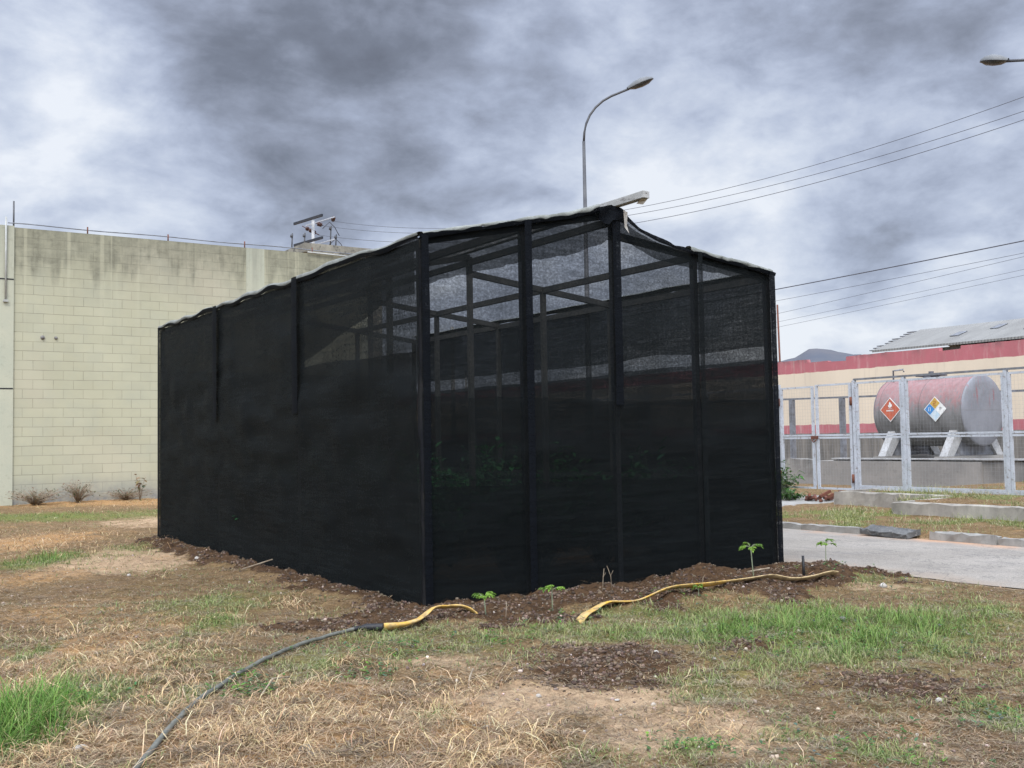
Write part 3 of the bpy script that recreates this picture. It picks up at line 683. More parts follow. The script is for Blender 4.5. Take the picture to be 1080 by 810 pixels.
# roof slab building behind
RB = empty('rooftop_block', (25, 50, 0), 0, 'weathered flat roofed block with overhanging slab showing above the cream wall', 'building')
mb = MB(); mb.box(21.2, 25.2, 50.6, 58, -.3, 11.15); rel(mb.build('wall', M['roof_slab'], RB), RB)
mb = MB(); mb.box(20.5, 25.9, 49.8, 59, 11.16, 11.62); rel(mb.build('roof', M['roof_slab'], RB), RB)
# power pole
PP = empty('power_pole', (25.26, 60, 0), 0, 'pale power pole with two dark crossarms and insulators behind the cream wall', 'power pole')
mb = MB(); mb.tube([(0,0,-.2),(0,0,15.1)], [.15,.10]); mb.build('pole', M['white_paint'], PP)
for z in (15.1, 13.75):
    mb = MB(); mb.bar((-.62,1.5,z),(-.12,-1.7,z),.10,.15); mb.build('crossarm', M['post'], PP)
    mb = MB(); mb.bar((.12,1.4,z-.05),(.62,-1.8,z-.05),.05,.07); mb.build('arm_brace', M['galv'], PP)
for a, b in (((.62,-1.7,15.05),(1.26,-.1,15.2)),((.2,0,14.95),(.62,-.1,14.84)),((-.2,1.2,14.95),(.40,0,14.24))):
    a = Vector(a); b = Vector(b); mb = MB(); mb.tube([a, b], .03, 6)
    for t in (.3,.5,.7):
        p = a.lerp(b, t); d = (b-a).normalized(); mb.tube([p-d*.05, p+d*.05], .13, 10)
    mb.build('insulator', M['insulator'], PP)
for x, z0, z1 in ((-1.55,12.9,14.1),(-.75,13.3,14.2),(.95,13.5,14.8),(1.3,13.4,14.3)):
    mb = MB(); mb.tube([(x,-.4,z0),(x+.06,-.4,z1)], .045, 6); mb.tube([(x,-.4,z1-.25),(x+.02,-.4,z1-.1)], .09, 8); mb.build('cutout', M['lamp_metal'], PP)
mb = MB()
for x0, z0 in ((.5,14.6),(.9,13.6)):
    mb.tube([(x0,-.3,z0),(x0+.45,-.3,z0+.45),(x0+.8,-.3,z0+.15),(x0+1.1,-.3,z0-.35)], .025, 5)
mb.build('jumper_wire', M['cable'], PP)
# wires
def cable(A, B, sag, r, label, group, name='overhead_wire', n=60):
    A = Vector(A); B = Vector(B); mb = MB()
    mb.tube([A.lerp(B, i/n) - Vector((0,0,4*sag*(i/n)*(1-i/n))) for i in range(n+1)], r, 5)
    return tag(mb.build(name, M['cable']), label, 'wire', group)
cable((26.5,60,15.2),(34.07,17.53,12.98),2.15,.011,'topmost of the three wires sloping up to the right beside the street lamp','overhead wires')
cable((25.87,60,14.84),(34.19,17.61,12.5),2.05,.011,'middle of the three wires sloping up to the right beside the street lamp','overhead wires')
cable((25.68,60,14.24),(34.25,17.66,12.24),2.05,.012,'lowest of the three wires sloping up to the right beside the street lamp','overhead wires')
cable((35,60,7.9),(35,10,8.45),.35,.021,'thick dark wire low above the warehouse roof','low wires over the warehouse')
cable((35,60,7.2),(35,10,8.1),.35,.008,'thin faint wire just under the thick low wire','low wires over the warehouse')
cable((60,100,8.2),(60,15,13.4),.4,.012,'upper of the faint far wires above the warehouse roof','low wires over the warehouse')
cable((60,100,7.9),(60,15,12.5),.4,.010,'middle of the faint far wires above the warehouse roof','low wires over the warehouse')
cable((60,100,7.4),(60,15,12.2),.4,.010,'lowest of the faint far wires above the warehouse roof','low wires over the warehouse')
for (x, y0, y1, za, zb) in ((35,60,10,9,9.5),(60,100,15,9.2,14.2)):
    for yy, zz in ((y0,za),(y1,zb)):
        r = empty('power_pole', (x, yy, 0), 0, 'round concrete pole carrying the low wires, standing out to the side' , 'power pole', 'poles of the low wires')
        mb = MB(); mb.tube([(0,0,-.3),(0,0,zz)], [.16,.11]); mb.build('pole', M['kerb'], r)
        mb = MB(); mb.box(-.8,.8,-.05,.05,zz-.9,zz-.78); mb.build('crossarm', M['cable'], r)
r = empty('power_pole', (34.15,17.5,0), 0, 'tall round concrete pole carrying the three upper wires at their right end', 'power pole')
mb = MB(); mb.tube([(0.25,0,-.3),(0.25,0,13.3)], [.18,.12]); mb.build('pole', M['kerb'], r)
mb = MB(); mb.box(-.6,.9,-.06,.06,12.3,12.42); mb.build('crossarm', M['cable'], r)
# street lamps
def lamp_head(parent, A, B, tilt):
    """flattened cobra head from A (collar) to B (tip)"""
    A = Vector(A); B = Vector(B); d = (B-A); L = d.length; d.normalize(); r = d.cross(Vector((0,0,1))).normalized(); u = r.cross(d)
    prof = [(0,.05,.05),(.10,.075,.07),(.28,.115,.105),(.55,.145,.125),(.8,.125,.10),(.95,.07,.055),(1.,.02,.02)]
    vs = []; n = 14
    for t, w, h in prof:
        for j in range(n):
            a = math.pi*j/(n-1); vs.append(A+d*(L*t)+r*(math.cos(a)*w)+u*(math.sin(a)*h))
    fs = [(i*n+j,(i+1)*n+j,(i+1)*n+j+1,i*n+j+1) for i in range(len(prof)-1) for j in range(n-1)]
    mb = MB(); mb.quadmesh(vs, fs, True); hd = mb.build('lamp_head', M['lamp_head'], parent)
    vs = []
    for t, w, h in prof:
        for j in range(n):
            a = math.pi*j/(n-1); k = .5 if .25 < t < .9 else .15
            vs.append(A+d*(L*t)+r*(math.cos(a)*w*.98)-u*(math.sin(a)*h*k+.002))
    mb = MB(); mb.quadmesh(vs, fs, True); mb.build('glass_cover', M['lamp_glass'], hd)
def street_lamp(loc, rz, label, H=7.7, flat=1.0, reach=1.0, hs=.56):
    r = empty('street_lamp', loc, rz, label, 'street lamp', 'street lamps')
    mb = MB(); mb.tube([(0,0,-.1),(0,0,.5),(0,0,H)], [.10,.075,.032], 12); mb.build('pole', M['lamp_metal'], r)
    mb = MB(); mb.box(-.16,.16,-.16,.16,-.1,.09); mb.build('base', M['kerb'], r)
    arc = [(0,-.02),(.015,.18),(.06,.38),(.14,.56),(.26,.72),(.42,.86),(.60,.96),(.80,1.04),(.98,1.11)]
    pts = [(x*reach,0,H+z*flat) for x, z in arc]
    mb = MB(); mb.tube(pts, .025, 10); mb.build('arm', M['lamp_metal'], r)
    a = Vector(pts[-1]); d = (Vector(pts[-1])-Vector(pts[-3])).normalized()
    lamp_head(r, a-d*.03, a+d*hs, 0); return r
street_lamp((13.44,17.44,.05), math.atan2(-.551,.834), 'tall curved street lamp rising behind the peak of the net house')
# second lamp: only its head reaches in from the right
dx, dy = 16.90-16.62, 10.64-9.61; ang = math.atan2(10.75-8.95, 16.98-16.95)
street_lamp((17.35,8.85,.3), math.atan2(10.55-8.85, 16.93-17.35), 'street lamp head reaching in from the right edge of the sky', H=6.76, flat=.72, reach=1.38, hs=.45)
# ------------------------------------------------------------------ fence and gate
FX = 18.54
FN = empty('metal_fence', (FX, 10, .3), 0, 'long pale grey steel framed mesh fence along the far side of the road', 'fence')
def mesh_panel(x, y0, y1, z0, z1, sp=.075):
    mb = MB(); w = .0015
    for y in np.arange(y0+sp/2, y1, sp): mb.box(x-w/2, x+w/2, y-w/2, y+w/2, z0, z1)
    for z in np.arange(z0+sp/2, z1, sp): mb.box(x-w/2+.002, x+w/2+.002, y0, y1, z-w/2, z+w/2)
    return mb
def frame_panel(root, name, x, y0, y1, z0, z1, zm, w=.055):
    """framed leaf: outer frame in two tiers with a mid rail and welded mesh in each"""
    a, b = min(y0, y1), max(y0, y1)
    mb = MB(); mb.box(x-.02,x+.02,a,a+w,z0,z1); mb.box(x-.02,x+.02,b-w,b,z0,z1)
    for z in (z0, zm-.045, zm+.012, z1-.04): mb.box(x-.018,x+.018,a+w,b-w,z,z+.04)
    f = rel(mb.build(name, M['galv'], root), root)
    for q0, q1 in ((z0+.04, zm-.045), (zm+.052, z1-.04)):
        g = mesh_panel(x, a+w, b-w, q0, q1).build('wire_mesh', M['wire'], f)
ys = [14.80, 13.57, 11.35, 9.1, 6.9, 4.6, 2.3]
for a, b in zip(ys[:-1], ys[1:]): frame_panel(FN, 'panel', FX, b+.04, a-.04, .37, 2.60, 1.45)
for y in ys:
    mb = MB(); mb.box(FX-.035,FX+.035,y-.035,y+.035,-.1,2.64); rel(mb.build('post', M['galv'], FN), FN)
mb = MB(); mb.box(FX-.03,FX+.03,2.3,14.8,2.641,2.68); rel(mb.build('top_rail', M['galv_dark'], FN), FN)
mb = MB(); mb.box(FX-.03,FX+.03,2.3,14.8,.32,.365); rel(mb.build('bottom_rail', M['galv'], FN), FN)
FN2 = empty('metal_fence', (FX, 22, .3), 0, 'pale grey mesh fence beyond the gate, seen darkly through the black netting', 'fence')
ys = [17.1, 19.3, 21.5, 23.7, 25.9, 28.1, 30.3]
for a, b in zip(ys[:-1], ys[1:]): frame_panel(FN2, 'panel', FX, a+.04, b-.04, .30, 2.60, 1.45)
for y in ys:
    mb = MB(); mb.box(FX-.035,FX+.035,y-.035,y+.035,-.1,2.64); rel(mb.build('post', M['galv'], FN2), FN2)
GT = empty('metal_gate', (FX, 15.9, .2), 0, 'double leaf grey mesh gate with worn dark hinges between the fence posts', 'gate')
frame_panel(GT, 'gate_leaf', FX-.01, 14.87, 15.84, .30, 2.60, 1.45, .06); frame_panel(GT, 'gate_leaf', FX-.01, 15.90, 16.86, .30, 2.58, 1.45, .06)
mb = MB(); mb.box(FX-.05,FX+.05,16.90,17.0,.28,2.66); rel(mb.build('gate_post', M['galv'], GT), GT)
mb = rough_block(FX-.22,FX+.2,16.75,17.2,-.1,.27,.02,.12,4); rel(mb.build('footing', M['low_wall'], GT), GT)
for y, z in ((14.86,2.2),(14.86,.55),(16.88,2.25),(16.88,.6)):
    mb = MB(); mb.tube([(FX-.05,y,z-.09),(FX-.05,y,z+.09)], .028, 8); rel(mb.build('hinge', M['rust'], GT), GT)
mb = MB(); mb.box(FX-.07,FX-.03,15.78,15.96,1.40,1.47); mb.tube([(FX-.07,15.8,1.38),(FX-.09,15.87,1.33),(FX-.07,15.93,1.38)], .012, 6); rel(mb.build('latch', M['rust'], GT), GT)
# inner fence: rail on two posts
IF = empty('inner_railing', (28, 23, .2), 0, 'plain grey rail on two posts seen behind the gate', 'railing')
mb = MB(); mb.bar((28,38.2,2.90),(28,12,2.56),.05,.06); rel(mb.build('rail', M['galv_dark'], IF), IF)
for y in (33.0,29.5,24.97,22.85,14.6):
    mb = MB(); mb.box(27.93,28.07,y-.08,y+.08,-.1,2.56+(y-12)/26.2*.34-.03); rel(mb.build('post', M['galv_dark'], IF), IF)
# retaining wall, dike, tank
lw = empty('low_wall', (15.7, 9, 0), 0, 'low crumbling concrete retaining wall between the verge and the fence', 'wall')
for i, (x0, x1, y0, y1, z1) in enumerate(((15.58,15.76,2.5,6.0,.34),(15.58,15.76,6.02,9.3,.35),(15.58,15.76,9.32,11.75,.33),(15.77,17.28,11.58,11.75,.33),(17.22,17.42,11.76,14.35,.36),(17.43,18.9,14.22,14.40,.36))):
    rel(rough_block(x0,x1,y0,y1,-.15,z1,.014,.20,20+i).build('wall_section', M['low_wall'], lw), lw)
dk = rough_block(23.9, 24.12, 2, 19.9, 0, .80, .02, .3, 40); dk = tag(dk.build('containment_wall', M['dike']), 'dark stained low concrete wall in front of the cylindrical tank', 'wall')
mb = MB(); mb.box(23.86,24.16,2,19.9,.802,.835); mb.build('coping', M['white_paint'], dk)
dk2 = rough_block(23.9, 24.12, 20.6, 40, 0, .82, .02, .3, 42); tag(dk2.build('containment_wall', M['dike']), 'dark stained low concrete wall behind the gate', 'wall')
TK = empty('fuel_tank', (25.4, 16.23, 2.06), 0, 'big horizontal grey and faded red cylindrical fuel tank with two hazard placards', 'tank')
R_ = .93; L_ = 2.65
vs = []; fs = []; N = 48; ringy = [0,.01]+[L_*k/12 for k in range(1,12)]+[L_-.01,L_]
for y in ringy:
    for j in range(N): a = 2*math.pi*j/N; vs.append((R_*math.cos(a), y, R_*math.sin(a)))
for i in range(len(ringy)-1):
    for j in range(N): fs.append((i*N+j, i*N+(j+1)%N, (i+1)*N+(j+1)%N, (i+1)*N+j))
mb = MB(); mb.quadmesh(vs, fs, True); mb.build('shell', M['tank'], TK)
for y, s in ((0,-1),(L_,1)):
    vs = []; fs = []; rr = [(.935,0),(.93,.02),(.90,.05),(.7,.075),(.4,.09),(.05,.095)]
    for q, (r_, d_) in enumerate(rr):
        for j in range(N): a = 2*math.pi*j/N; vs.append((r_*math.cos(a), y+s*d_, r_*math.sin(a)))
    for i in range(len(rr)-1):
        for j in range(N): fs.append((i*N+j, i*N+(j+1)%N, (i+1)*N+(j+1)%N, (i+1)*N+j))
    fs.append(tuple((len(rr)-1)*N+j for j in range(N)))
    mb = MB(); mb.quadmesh(vs, fs, True); mb.build('end_cap', M['tank_end'], TK)
for y in (.34, 2.22):
    for sx in (-1, 1):
        mb = MB(); mb.quadmesh([(sx*x_, yy, z_) for yy in (y-.11, y+.11) for x_, z_ in ((.52,-.66),(.78,-.50),(1.25,-1.18),(.95,-1.18))],
                    [(0,1,2,3),(7,6,5,4),(0,4,5,1),(1,5,6,2),(2,6,7,3),(3,7,4,0)])
        sd = mb.build('saddle_leg', M['white_paint'], TK)
    mb = MB(); mb.box(-.9,.9,y-.04,y+.04,-1.17,-.80); mb.build('saddle_web', M['galv_dark'], TK)
    mb = MB(); mb.box(-1.4,1.4,y-.16,y+.16,-1.30,-1.185); mb.build('foot_plate', M['dike'], TK)
mb = MB(); mb.box(-1.6,1.8,-.9,4.2,-2.0,-1.302); mb.build('plinth', M['dike'], TK)
mb = MB(); mb.tube([(-.35,2.42,.80),(-.35,2.42,1.17),(-.35,2.10,1.19),(-.35,2.08,1.12)], .025, 8); mb.build('vent_pipe', M['galv_dark'], TK)
mb = MB(); mb.box(-.3,.1,1.05,1.75,.965,1.0); mb.tube([(-.1,1.4,1.0),(-.1,1.4,1.1)], .07, 10); mb.tube([(-.1,1.4,.9),(-.1,1.4,.96)], .22, 16); mb.build('manhole', M['cable'], TK)
def diamond(parent, y, z, s, quarters, name):
    """square plate standing on its corner, on the tank side facing the road"""
    x = -R_-.012
    mb = MB(); mb.quadmesh([(x+.008,y,z+s),(x+.008,y-s,z),(x+.008,y,z-s),(x+.008,y+s,z),(x-.002,y,z+s),(x-.002,y-s,z),(x-.002,y,z-s),(x-.002,y+s,z)],
        [(0,1,2,3),(7,6,5,4),(0,4,5,1),(1,5,6,2),(2,6,7,3),(3,7,4,0)])
    pl = mb.build(name, M['placard_white'], parent)
    e = s*.94; g = s*.015
    for (dy, dz, m) in quarters:      # each quarter is itself a little diamond; dy>0 is toward the far end
        c = (y+dy*e*.5, z+dz*e*.5); q = e*.5-g
        mb = MB(); mb.quadmesh([(x-.005,c[0],c[1]+q),(x-.005,c[0]+q,c[1]),(x-.005,c[0],c[1]-q),(x-.005,c[0]-q,c[1])], [(0,1,2,3)])
        mb.build('colour_field', M[m], pl)
    return pl, x
pl, x = diamond(TK, .74, .05, .33, [(0,1,'placard_ochre'),(1,0,'placard_blue'),(-1,0,'placard_white'),(0,-1,'placard_pale')], 'hazard_placard')
pl['label'] = 'four coloured hazard diamond'
def glyph(parent, strokes, x, cy, cz, s, mat):
    mb = MB()
    for (a0, b0, a1, b1) in strokes: mb.bar((x, cy-a0*s, cz+b0*s), (x, cy-a1*s, cz+b1*s), .004, .2*s, (1,0,0))
    return mb.build('marking', mat, parent)
two = [(-.4,.7,.4,.7),(.4,.7,.4,.05),(.4,.05,-.4,.05),(-.4,.05,-.4,-.65),(-.4,-.65,.4,-.65)]
zero = [(-.35,.65,.35,.65),(.35,.65,.35,-.65),(.35,-.65,-.35,-.65),(-.35,-.65,-.35,.65)]
glyph(pl, two, x-.009, .74, .21, .085, M['placard_red']); glyph(pl, zero, x-.009, .90, .05, .075, M['placard_white']); glyph(pl, two[:3], x-.009, .58, .05, .07, M['cable'])
pr, x = diamond(TK, 2.12, .08, .33, [], 'hazard_placard'); pr['label'] = 'orange red hazard diamond with a pale flame'
e = .305; mb = MB(); mb.quadmesh([(x-.004,2.12,.08+e),(x-.004,2.12+e,.08),(x-.004,2.12,.08-e),(x-.004,2.12-e,.08)], [(0,1,2,3)]); mb.build('colour_field', M['placard_red'], pr)
fl = [(0,.20),(.035,.145),(.03,.12),(.055,.14),(.065,.09),(.045,.05),(0,.035),(-.045,.05),(-.062,.09),(-.03,.12),(-.03,.15)]
mb = MB(); mb.quadmesh([(x-.009, 2.12-a, .10+b) for a, b in fl], [tuple(range(len(fl)))]); mb.box(x-.010,x-.008,2.05,2.19,.112,.120); mb.build('flame_mark', M['placard_white'], pr)
mb = MB()
for i in range(9): mb.box(x-.010,x-.008,2.01+i*.026,2.027+i*.026,.035,.072)
mb.build('marking', M['placard_white'], pr)
# pink and cream wall, its mast and the warehouse behind
PW = empty('boundary_wall', (40.857, 30, 0), 0, 'cream wall with a faded pink band along its top and a thin pink stripe low down', 'wall')
mb = MB(); y = -10.; zprev = 5.2; prof = []
while y < 120:
    z = 5.2 + .04*nz(y, .8, 3); L = random.uniform(.5, 1.6)
    if 34.0 < y < 34.9 or 33.0 < y < 33.4 or 25.5 < y < 27.2: z -= .12+.10*random.random()
    prof.append((y, z)); prof.append((y+L-.02, z+.03*random.uniform(-1,1))); y += L
vs = []; fs = []
for y, z in prof: vs += [(40.857,y,-.3),(40.857,y,z),(41.1,y,z),(41.1,y,-.3)]
for i in range(len(prof)-1):
    for j in range(3): fs.append((i*4+j,i*4+j+1,(i+1)*4+j+1,(i+1)*4+j))
mb.quadmesh(vs, fs); rel(mb.build('wall', M['pinkwall'], PW), PW)
ma = empty('thin_mast', (40.9,37.4,0), 0, 'thin rusty mast rising above the pink wall beside the net house', 'mast')
mb = MB(); mb.tube([(.35,.0,-.2),(.35,.15,8.2)], [.06,.045], 8); mb.build('mast', M['rust'], ma)
WH = empty('warehouse', (52, 25, 0), 0, 'warehouse with a pale grey corrugated roof above the pink topped wall', 'warehouse')
mb = MB(); mb.box(50.4,69,-5,38.2,-.3,6.05); rel(mb.build('wall', M['dike'], WH), WH)
mb = MB(); vs = []; fs = []
for y in (-6, 38.5): vs += [(49.9,y,6.20),(54.4,y,7.58),(59.0,y,6.25),(59.0,y,6.15),(54.4,y,7.45),(49.9,y,6.08)]
fs = [(0,6,7,1),(1,7,8,2),(2,8,9,3),(3,9,10,4),(4,10,11,5),(5,11,6,0),(0,1,4,5),(1,2,3,4),(6,11,10,7),(7,10,9,8)]
mb.quadmesh(vs, fs); rf = rel(mb.build('roof', M['sheet'], WH), WH)
mb = MB()
for k in range(9):
    t = k/9; mb = MB(); mb.box(50.1+4.2*t, 50.1+4.2*t+.22, 38.45, 38.85+.1*(k%3), 6.19+1.37*t, 6.245+1.37*t)
    rel(mb.build('purlin_end', M['galv_dark'], WH), WH)
mb = MB()
for y, t in ((34.4,.35),(32.6,.55),(30.2,.35),(28.0,.6)):
    x0 = 49.9+4.5*t; mb = MB(); mb.bar((x0,y,6.235+1.38*t),(x0+.9,y,6.51+1.38*t),.5,.03); rel(mb.build('roof_patch', M['galv_dark'], WH), WH)
bd = empty('yard_building', (75, 40, 0), 0, 'dark low roof peeking over the warehouse at the right edge', 'building')
mb = MB(); mb.box(70,85,20,38.5,-.3,9.3); rel(mb.build('wall', M['dike'], bd), bd)
mb = MB(); mb.box(69.5,85.5,19.5,39.2,9.302,9.6); rel(mb.build('roof', M['roof_slab'], bd), bd)
# broken slab on the kerb
sl = rough_block(-.16,.16,-.42,.42,0,.085,.010,.07,77); so_ = tag(sl.build('broken_slab', M['asphalt_slab']), 'dark tilted broken concrete slab lying across the kerb line', 'slab')
so_.location = (12.95, 9.80, .05); so_.rotation_euler = (.03, -.16, -.05)
# red brown rubble by the gate
mb = MB()
for k in range(16):
    a = Vector((random.uniform(-.35,.35), random.uniform(-.3,.3), random.uniform(0,.12))); b = a+Vector((random.uniform(-.25,.25),random.uniform(-.25,.25),random.uniform(-.02,.14))); mb.bar(a,b,.05,.06)
o = tag(mb.build('scrap_heap', M['rust']), 'small heap of rusty red scrap on the ground in front of the gate', 'scrap'); o.location = (17.9,15.2,.1)
# ------------------------------------------------------------------ hoses
def smooth_path(P, n=10):
    P = [Vector(p) for p in P]; out = []
    for i in range(len(P)-1):
        p0 = P[max(i-1,0)]; p1 = P[i]; p2 = P[i+1]; p3 = P[min(i+2,len(P)-1)]
        for k in range(n):
            t = k/n; out.append(.5*((2*p1)+(-p0+p2)*t+(2*p0-5*p1+4*p2-p3)*t*t+(-p0+3*p1-3*p2+p3)*t**3))
    out.append(P[-1]); return out
HS = empty('garden_hose', (3.9, 7.7, 0), 0, 'grey hose crossing the dry grass, joined by a black sleeve to a yellow flat hose', 'hose')
gp = smooth_path([(.62,3.9,0),(.95,4.55,0),(1.26,5.09,0),(1.57,5.66,0),(1.92,6.24,0),(2.39,6.84,0),(2.86,7.33,0),(3.27,7.60,0),(3.56,7.70,0)])
gp = [Vector((p.x, p.y, float(np.mean(ground_h(p.x+np.array([-.25,-.1,0,.1,.25,0,0]), p.y+np.array([0,-.2,0,.2,0,.3,-.3]))))+.028)) for p in gp]
mb = MB(); mb.tube(gp, .0145, 10); rel(mb.build('grey_hose', M['hose'], HS), HS)
cp = smooth_path([gp[-1]]+[Vector((x, y, h1(x,y)+.045)) for x, y in ((3.68,7.69),(3.78,7.62))], 5)
mb = MB(); mb.tube(cp, [.019]*4+[.030]*(len(cp)-4), 12); rel(mb.build('sleeve', M['black'], HS), HS)
def flat_hose(pts, parent, w0=.034, taper=True, twists=None, seed=0):
    pts = smooth_path(pts, 8); n = len(pts); fl = []
    for i in range(n):
        t = i/(n-1); wv = 1+.35*nz(t,9,seed); fl.append((wv, .22+.55*max(0, .3-t)*(1 if taper else 0)*2+.12*abs(nz(t,12,seed+3)), (twists or 1.0)*nz(t,5,seed+5)+.35))
    mb = MB(); mb.tube(pts, w0, 12, True, fl); return mb
yp = [cp[-1]]+[Vector((x,y,h1(x,y)+z)) for x,y,z in ((3.95,7.60,.045),(4.12,7.66,.05),(4.30,7.75,.08),(4.44,7.76,.085),(4.54,7.68,.05),(4.62,7.60,.0),(4.68,7.55,-.04))]
rel(flat_hose(yp, HS, .050, True, .9, 3).build('yellow_hose', M['yellow'], HS), HS)
yp = [Vector((x,y,h1(x,y)+z)) for x,y,z in ((5.20,6.98,-.02),(5.34,7.05,.03),(5.55,7.22,.05),(5.80,7.32,.045),(6.05,7.22,.03),(6.35,7.13,.035),(6.75,7.14,.04),(7.05,7.20,.04),(7.40,7.26,.05),(7.75,7.26,.06),(8.0,7.22,.05),(8.25,7.18,.055),(8.5,7.17,.05),(8.60,7.17,.05))]
o = tag(flat_hose(yp, None, .046, False, 1.0, 8).build('flat_hose', M['yellow']), 'yellow flat hose fading to cream, lying along the heaped soil before the net house', 'hose')
# ------------------------------------------------------------------ small plants
class Leaves:
    def __init__(s): s.v = []; s.f = []; s.c = []
    def leaf(s, base, d, L, w, col, droop=.3, up=Vector((0,0,1))):
        d = Vector(d).normalized(); r = d.cross(up)
        if r.length < .05: r = d.cross(Vector((1,0,0)))
        r.normalize(); n = len(s.v); nrm = r.cross(d)
        prof = [(0,.12),(.3,.9),(.6,1.),(.85,.55),(1.,.05)]
        for t, ww in prof:
            c = Vector(base)+d*(L*t)-Vector((0,0,1))*(droop*L*t*t)
            s.v += [c-r*(w*ww/2)+nrm*.08*w, c-nrm*.05*w, c+r*(w*ww/2)+nrm*.08*w]
            k = .85+.3*t; s.c += [[q*k for q in col]]*3
        for i in range(4):
            a = n+i*3; s.f += [(a,a+1,a+4,a+3),(a+1,a+2,a+5,a+4)]
    def build(s, name, parent, mat='leaf'):
        return fast_mesh(name, np.array([tuple(v) for v in s.v]), np.array(s.f), M[mat], np.array(s.c), True, parent)
def seedling(x, y, h, nl, label, seed, sz=1.0):
    rr = random.Random(seed); z = h1(x, y); r = empty('papaya_seedling', (x, y, z), 0, label, 'seedling', 'seedlings planted along the soil heap')
    lean = Vector((rr.uniform(-.03,.03), rr.uniform(-.02,.02), 0))
    mb = MB(); mb.tube([(0,0,-.04), Vector((0,0,h*.5))+lean*.6, Vector((0,0,h))+lean], [.007*sz,.0055*sz,.004*sz], 7)
    for k in range(nl):
        pass
    lv = Leaves(); top = Vector((0,0,h))+lean
    for k in range(nl):
        a = 2*math.pi*k/nl + rr.uniform(-.3,.3); el = rr.uniform(.1,1.1); L = rr.uniform(.055,.085)*sz
        d = Vector((math.cos(a)*math.cos(el), math.sin(a)*math.cos(el), math.sin(el))); e = top+d*L
        mb.tube([top-Vector((0,0,.01)), top+d*L*.5+Vector((0,0,.004)), e], .0022*sz, 5)
        col = [(.17,.29,.045),(.22,.36,.06),(.12,.22,.04)][k%3]
        for q in range(-2, 3):
            b = a+q*.50; dd = Vector((math.cos(b), math.sin(b), rr.uniform(-.55,.25))); LL = (.075-.011*abs(q))*sz; lv.leaf(e-dd*.004, dd, LL, .026*sz, col, .35)
            for sgn in (-1,1): lv.leaf(e+dd*LL*.45, Vector((math.cos(b+sgn*.6), math.sin(b+sgn*.6), -.15)), LL*.42, .016*sz, col, .3)
    mb.build('stem', M['stem'], r); lv.build('leaf_crown', r); return r
seedling(7.79,7.50,.34,6,'tallest seedling with a bright green crown, just left of the right corner',1,1.0)
seedling(9.50,8.05,.23,7,'leafy seedling nearest the road, right of the net house corner',2,1.0)
seedling(4.66,7.50,.13,5,'short bluish green seedling near the front corner post',3,.9)
seedling(5.32,7.48,.19,5,'slanting pale green seedling right of the short one',4,.95)
seedling(6.62,7.05,.06,4,'tiny seedling half hidden below the yellow hose',5,.6)
mb = MB(); mb.tube([(0,0,-.05),(.004,.01,.20)], [.015,.013], 8); o = tag(mb.build('black_stake', M['black']), 'short black stake standing in the soil by the yellow hose end', 'stake'); o.location = (8.42,7.42,h1(8.42,7.42))
for k, (x, y, h, lx) in enumerate(((6.08,7.75,.20,.02),(6.17,7.72,.24,-.03),(4.82,7.45,.13,.01),(6.95,7.35,.14,.02))):
    mb = MB(); mb.tube([(0,0,-.03),(lx*.5,0,h*.6),(lx*1.6,.01,h)], [.004,.003,.002], 5); mb.tube([(lx*.5,0,h*.6),(lx*.5+.03,0,h*.8)], .0018, 4)
    o = tag(mb.build('dry_stalk', M['twig']), ['left of the paired dry stalks in the dark soil','right and taller of the paired dry stalks in the dark soil','dry stalk beside the short bluish seedling','dry stalk standing behind the middle of the yellow hose'][k], 'stalk', 'dry stalks in the heaped soil'); o.location = (x, y, h1(x, y))
def bush(name, x, y, h, w, n, cols, label, cat, group=None, seed=0, lsz=.07, z=None, dry=False, sm='stem'):
    rr = random.Random(seed); z = h1(x, y) if z is None else z
    r = empty(name, (x, y, z), 0, label, cat, group); mb = MB(); lv = Leaves()
    for k in range(n):
        a = rr.uniform(0, 6.28); rad = w*math.sqrt(rr.random()); H = h*rr.uniform(.45,1.)*(1-.35*(rad/w)**2)
        tip = Vector((math.cos(a)*rad, math.sin(a)*rad, H)); mid = Vector((tip.x*.35, tip.y*.35, H*.55))
        mb.tube([(0+rr.uniform(-.03,.03),rr.uniform(-.03,.03),-.03), mid, tip], [.008,.005,.002], 5)
        for q in range(8 if not dry else 2):
            t = rr.uniform(.35,1.); p = mid.lerp(tip, (t-.35)/.65) if t > .35 else mid
            d = Vector((rr.uniform(-1,1), rr.uniform(-1,1), rr.uniform(-.3,.7))); L = lsz*rr.uniform(.6,1.3); c = cols[rr.randrange(len(cols))]
            lv.leaf(p, d, L, L*.42, [v*rr.uniform(.75,1.2) for v in c], .3)
    mb.build('stem', M[sm] if not dry else M['twig'], r); lv.build('foliage', r); return r
gr_ = [(.045,.11,.02),(.07,.15,.03),(.03,.075,.018)]
bush('leafy_bush', 18.1, 16.6, 1.0, .55, 46, gr_, 'leafy green bush growing through the gate next to the net house', 'bush', None, 3, .13, .02)
bush('leafy_bush', 17.6, 15.9, .40, .5, 34, gr_, 'low dark green weed clump spreading at the foot of the gate', 'bush', None, 5, .10, .02)
dr = [(.20,.12,.07),(.12,.10,.05),(.25,.18,.10),(.07,.09,.04)]
for k, (x, y, h, w, n_, lab) in enumerate(((4.9,30.35,.55,.80,150,'leftmost low brown dry shrub against the foot of the cream wall'),(6.0,30.5,.72,.50,130,'taller tangled brown dry shrub against the foot of the cream wall'),(7.3,30.75,.40,.85,110,'low straggling grey shrub around the thistle at the cream wall'),(10.0,30.7,.68,.26,90,'narrow upright dark shrub near the net house end of the cream wall'))):
    bush('dry_shrub', x, y, h, w, n_, dr, lab, 'shrub', 'dry shrubs along the block wall', 20+k, .07, None, True)
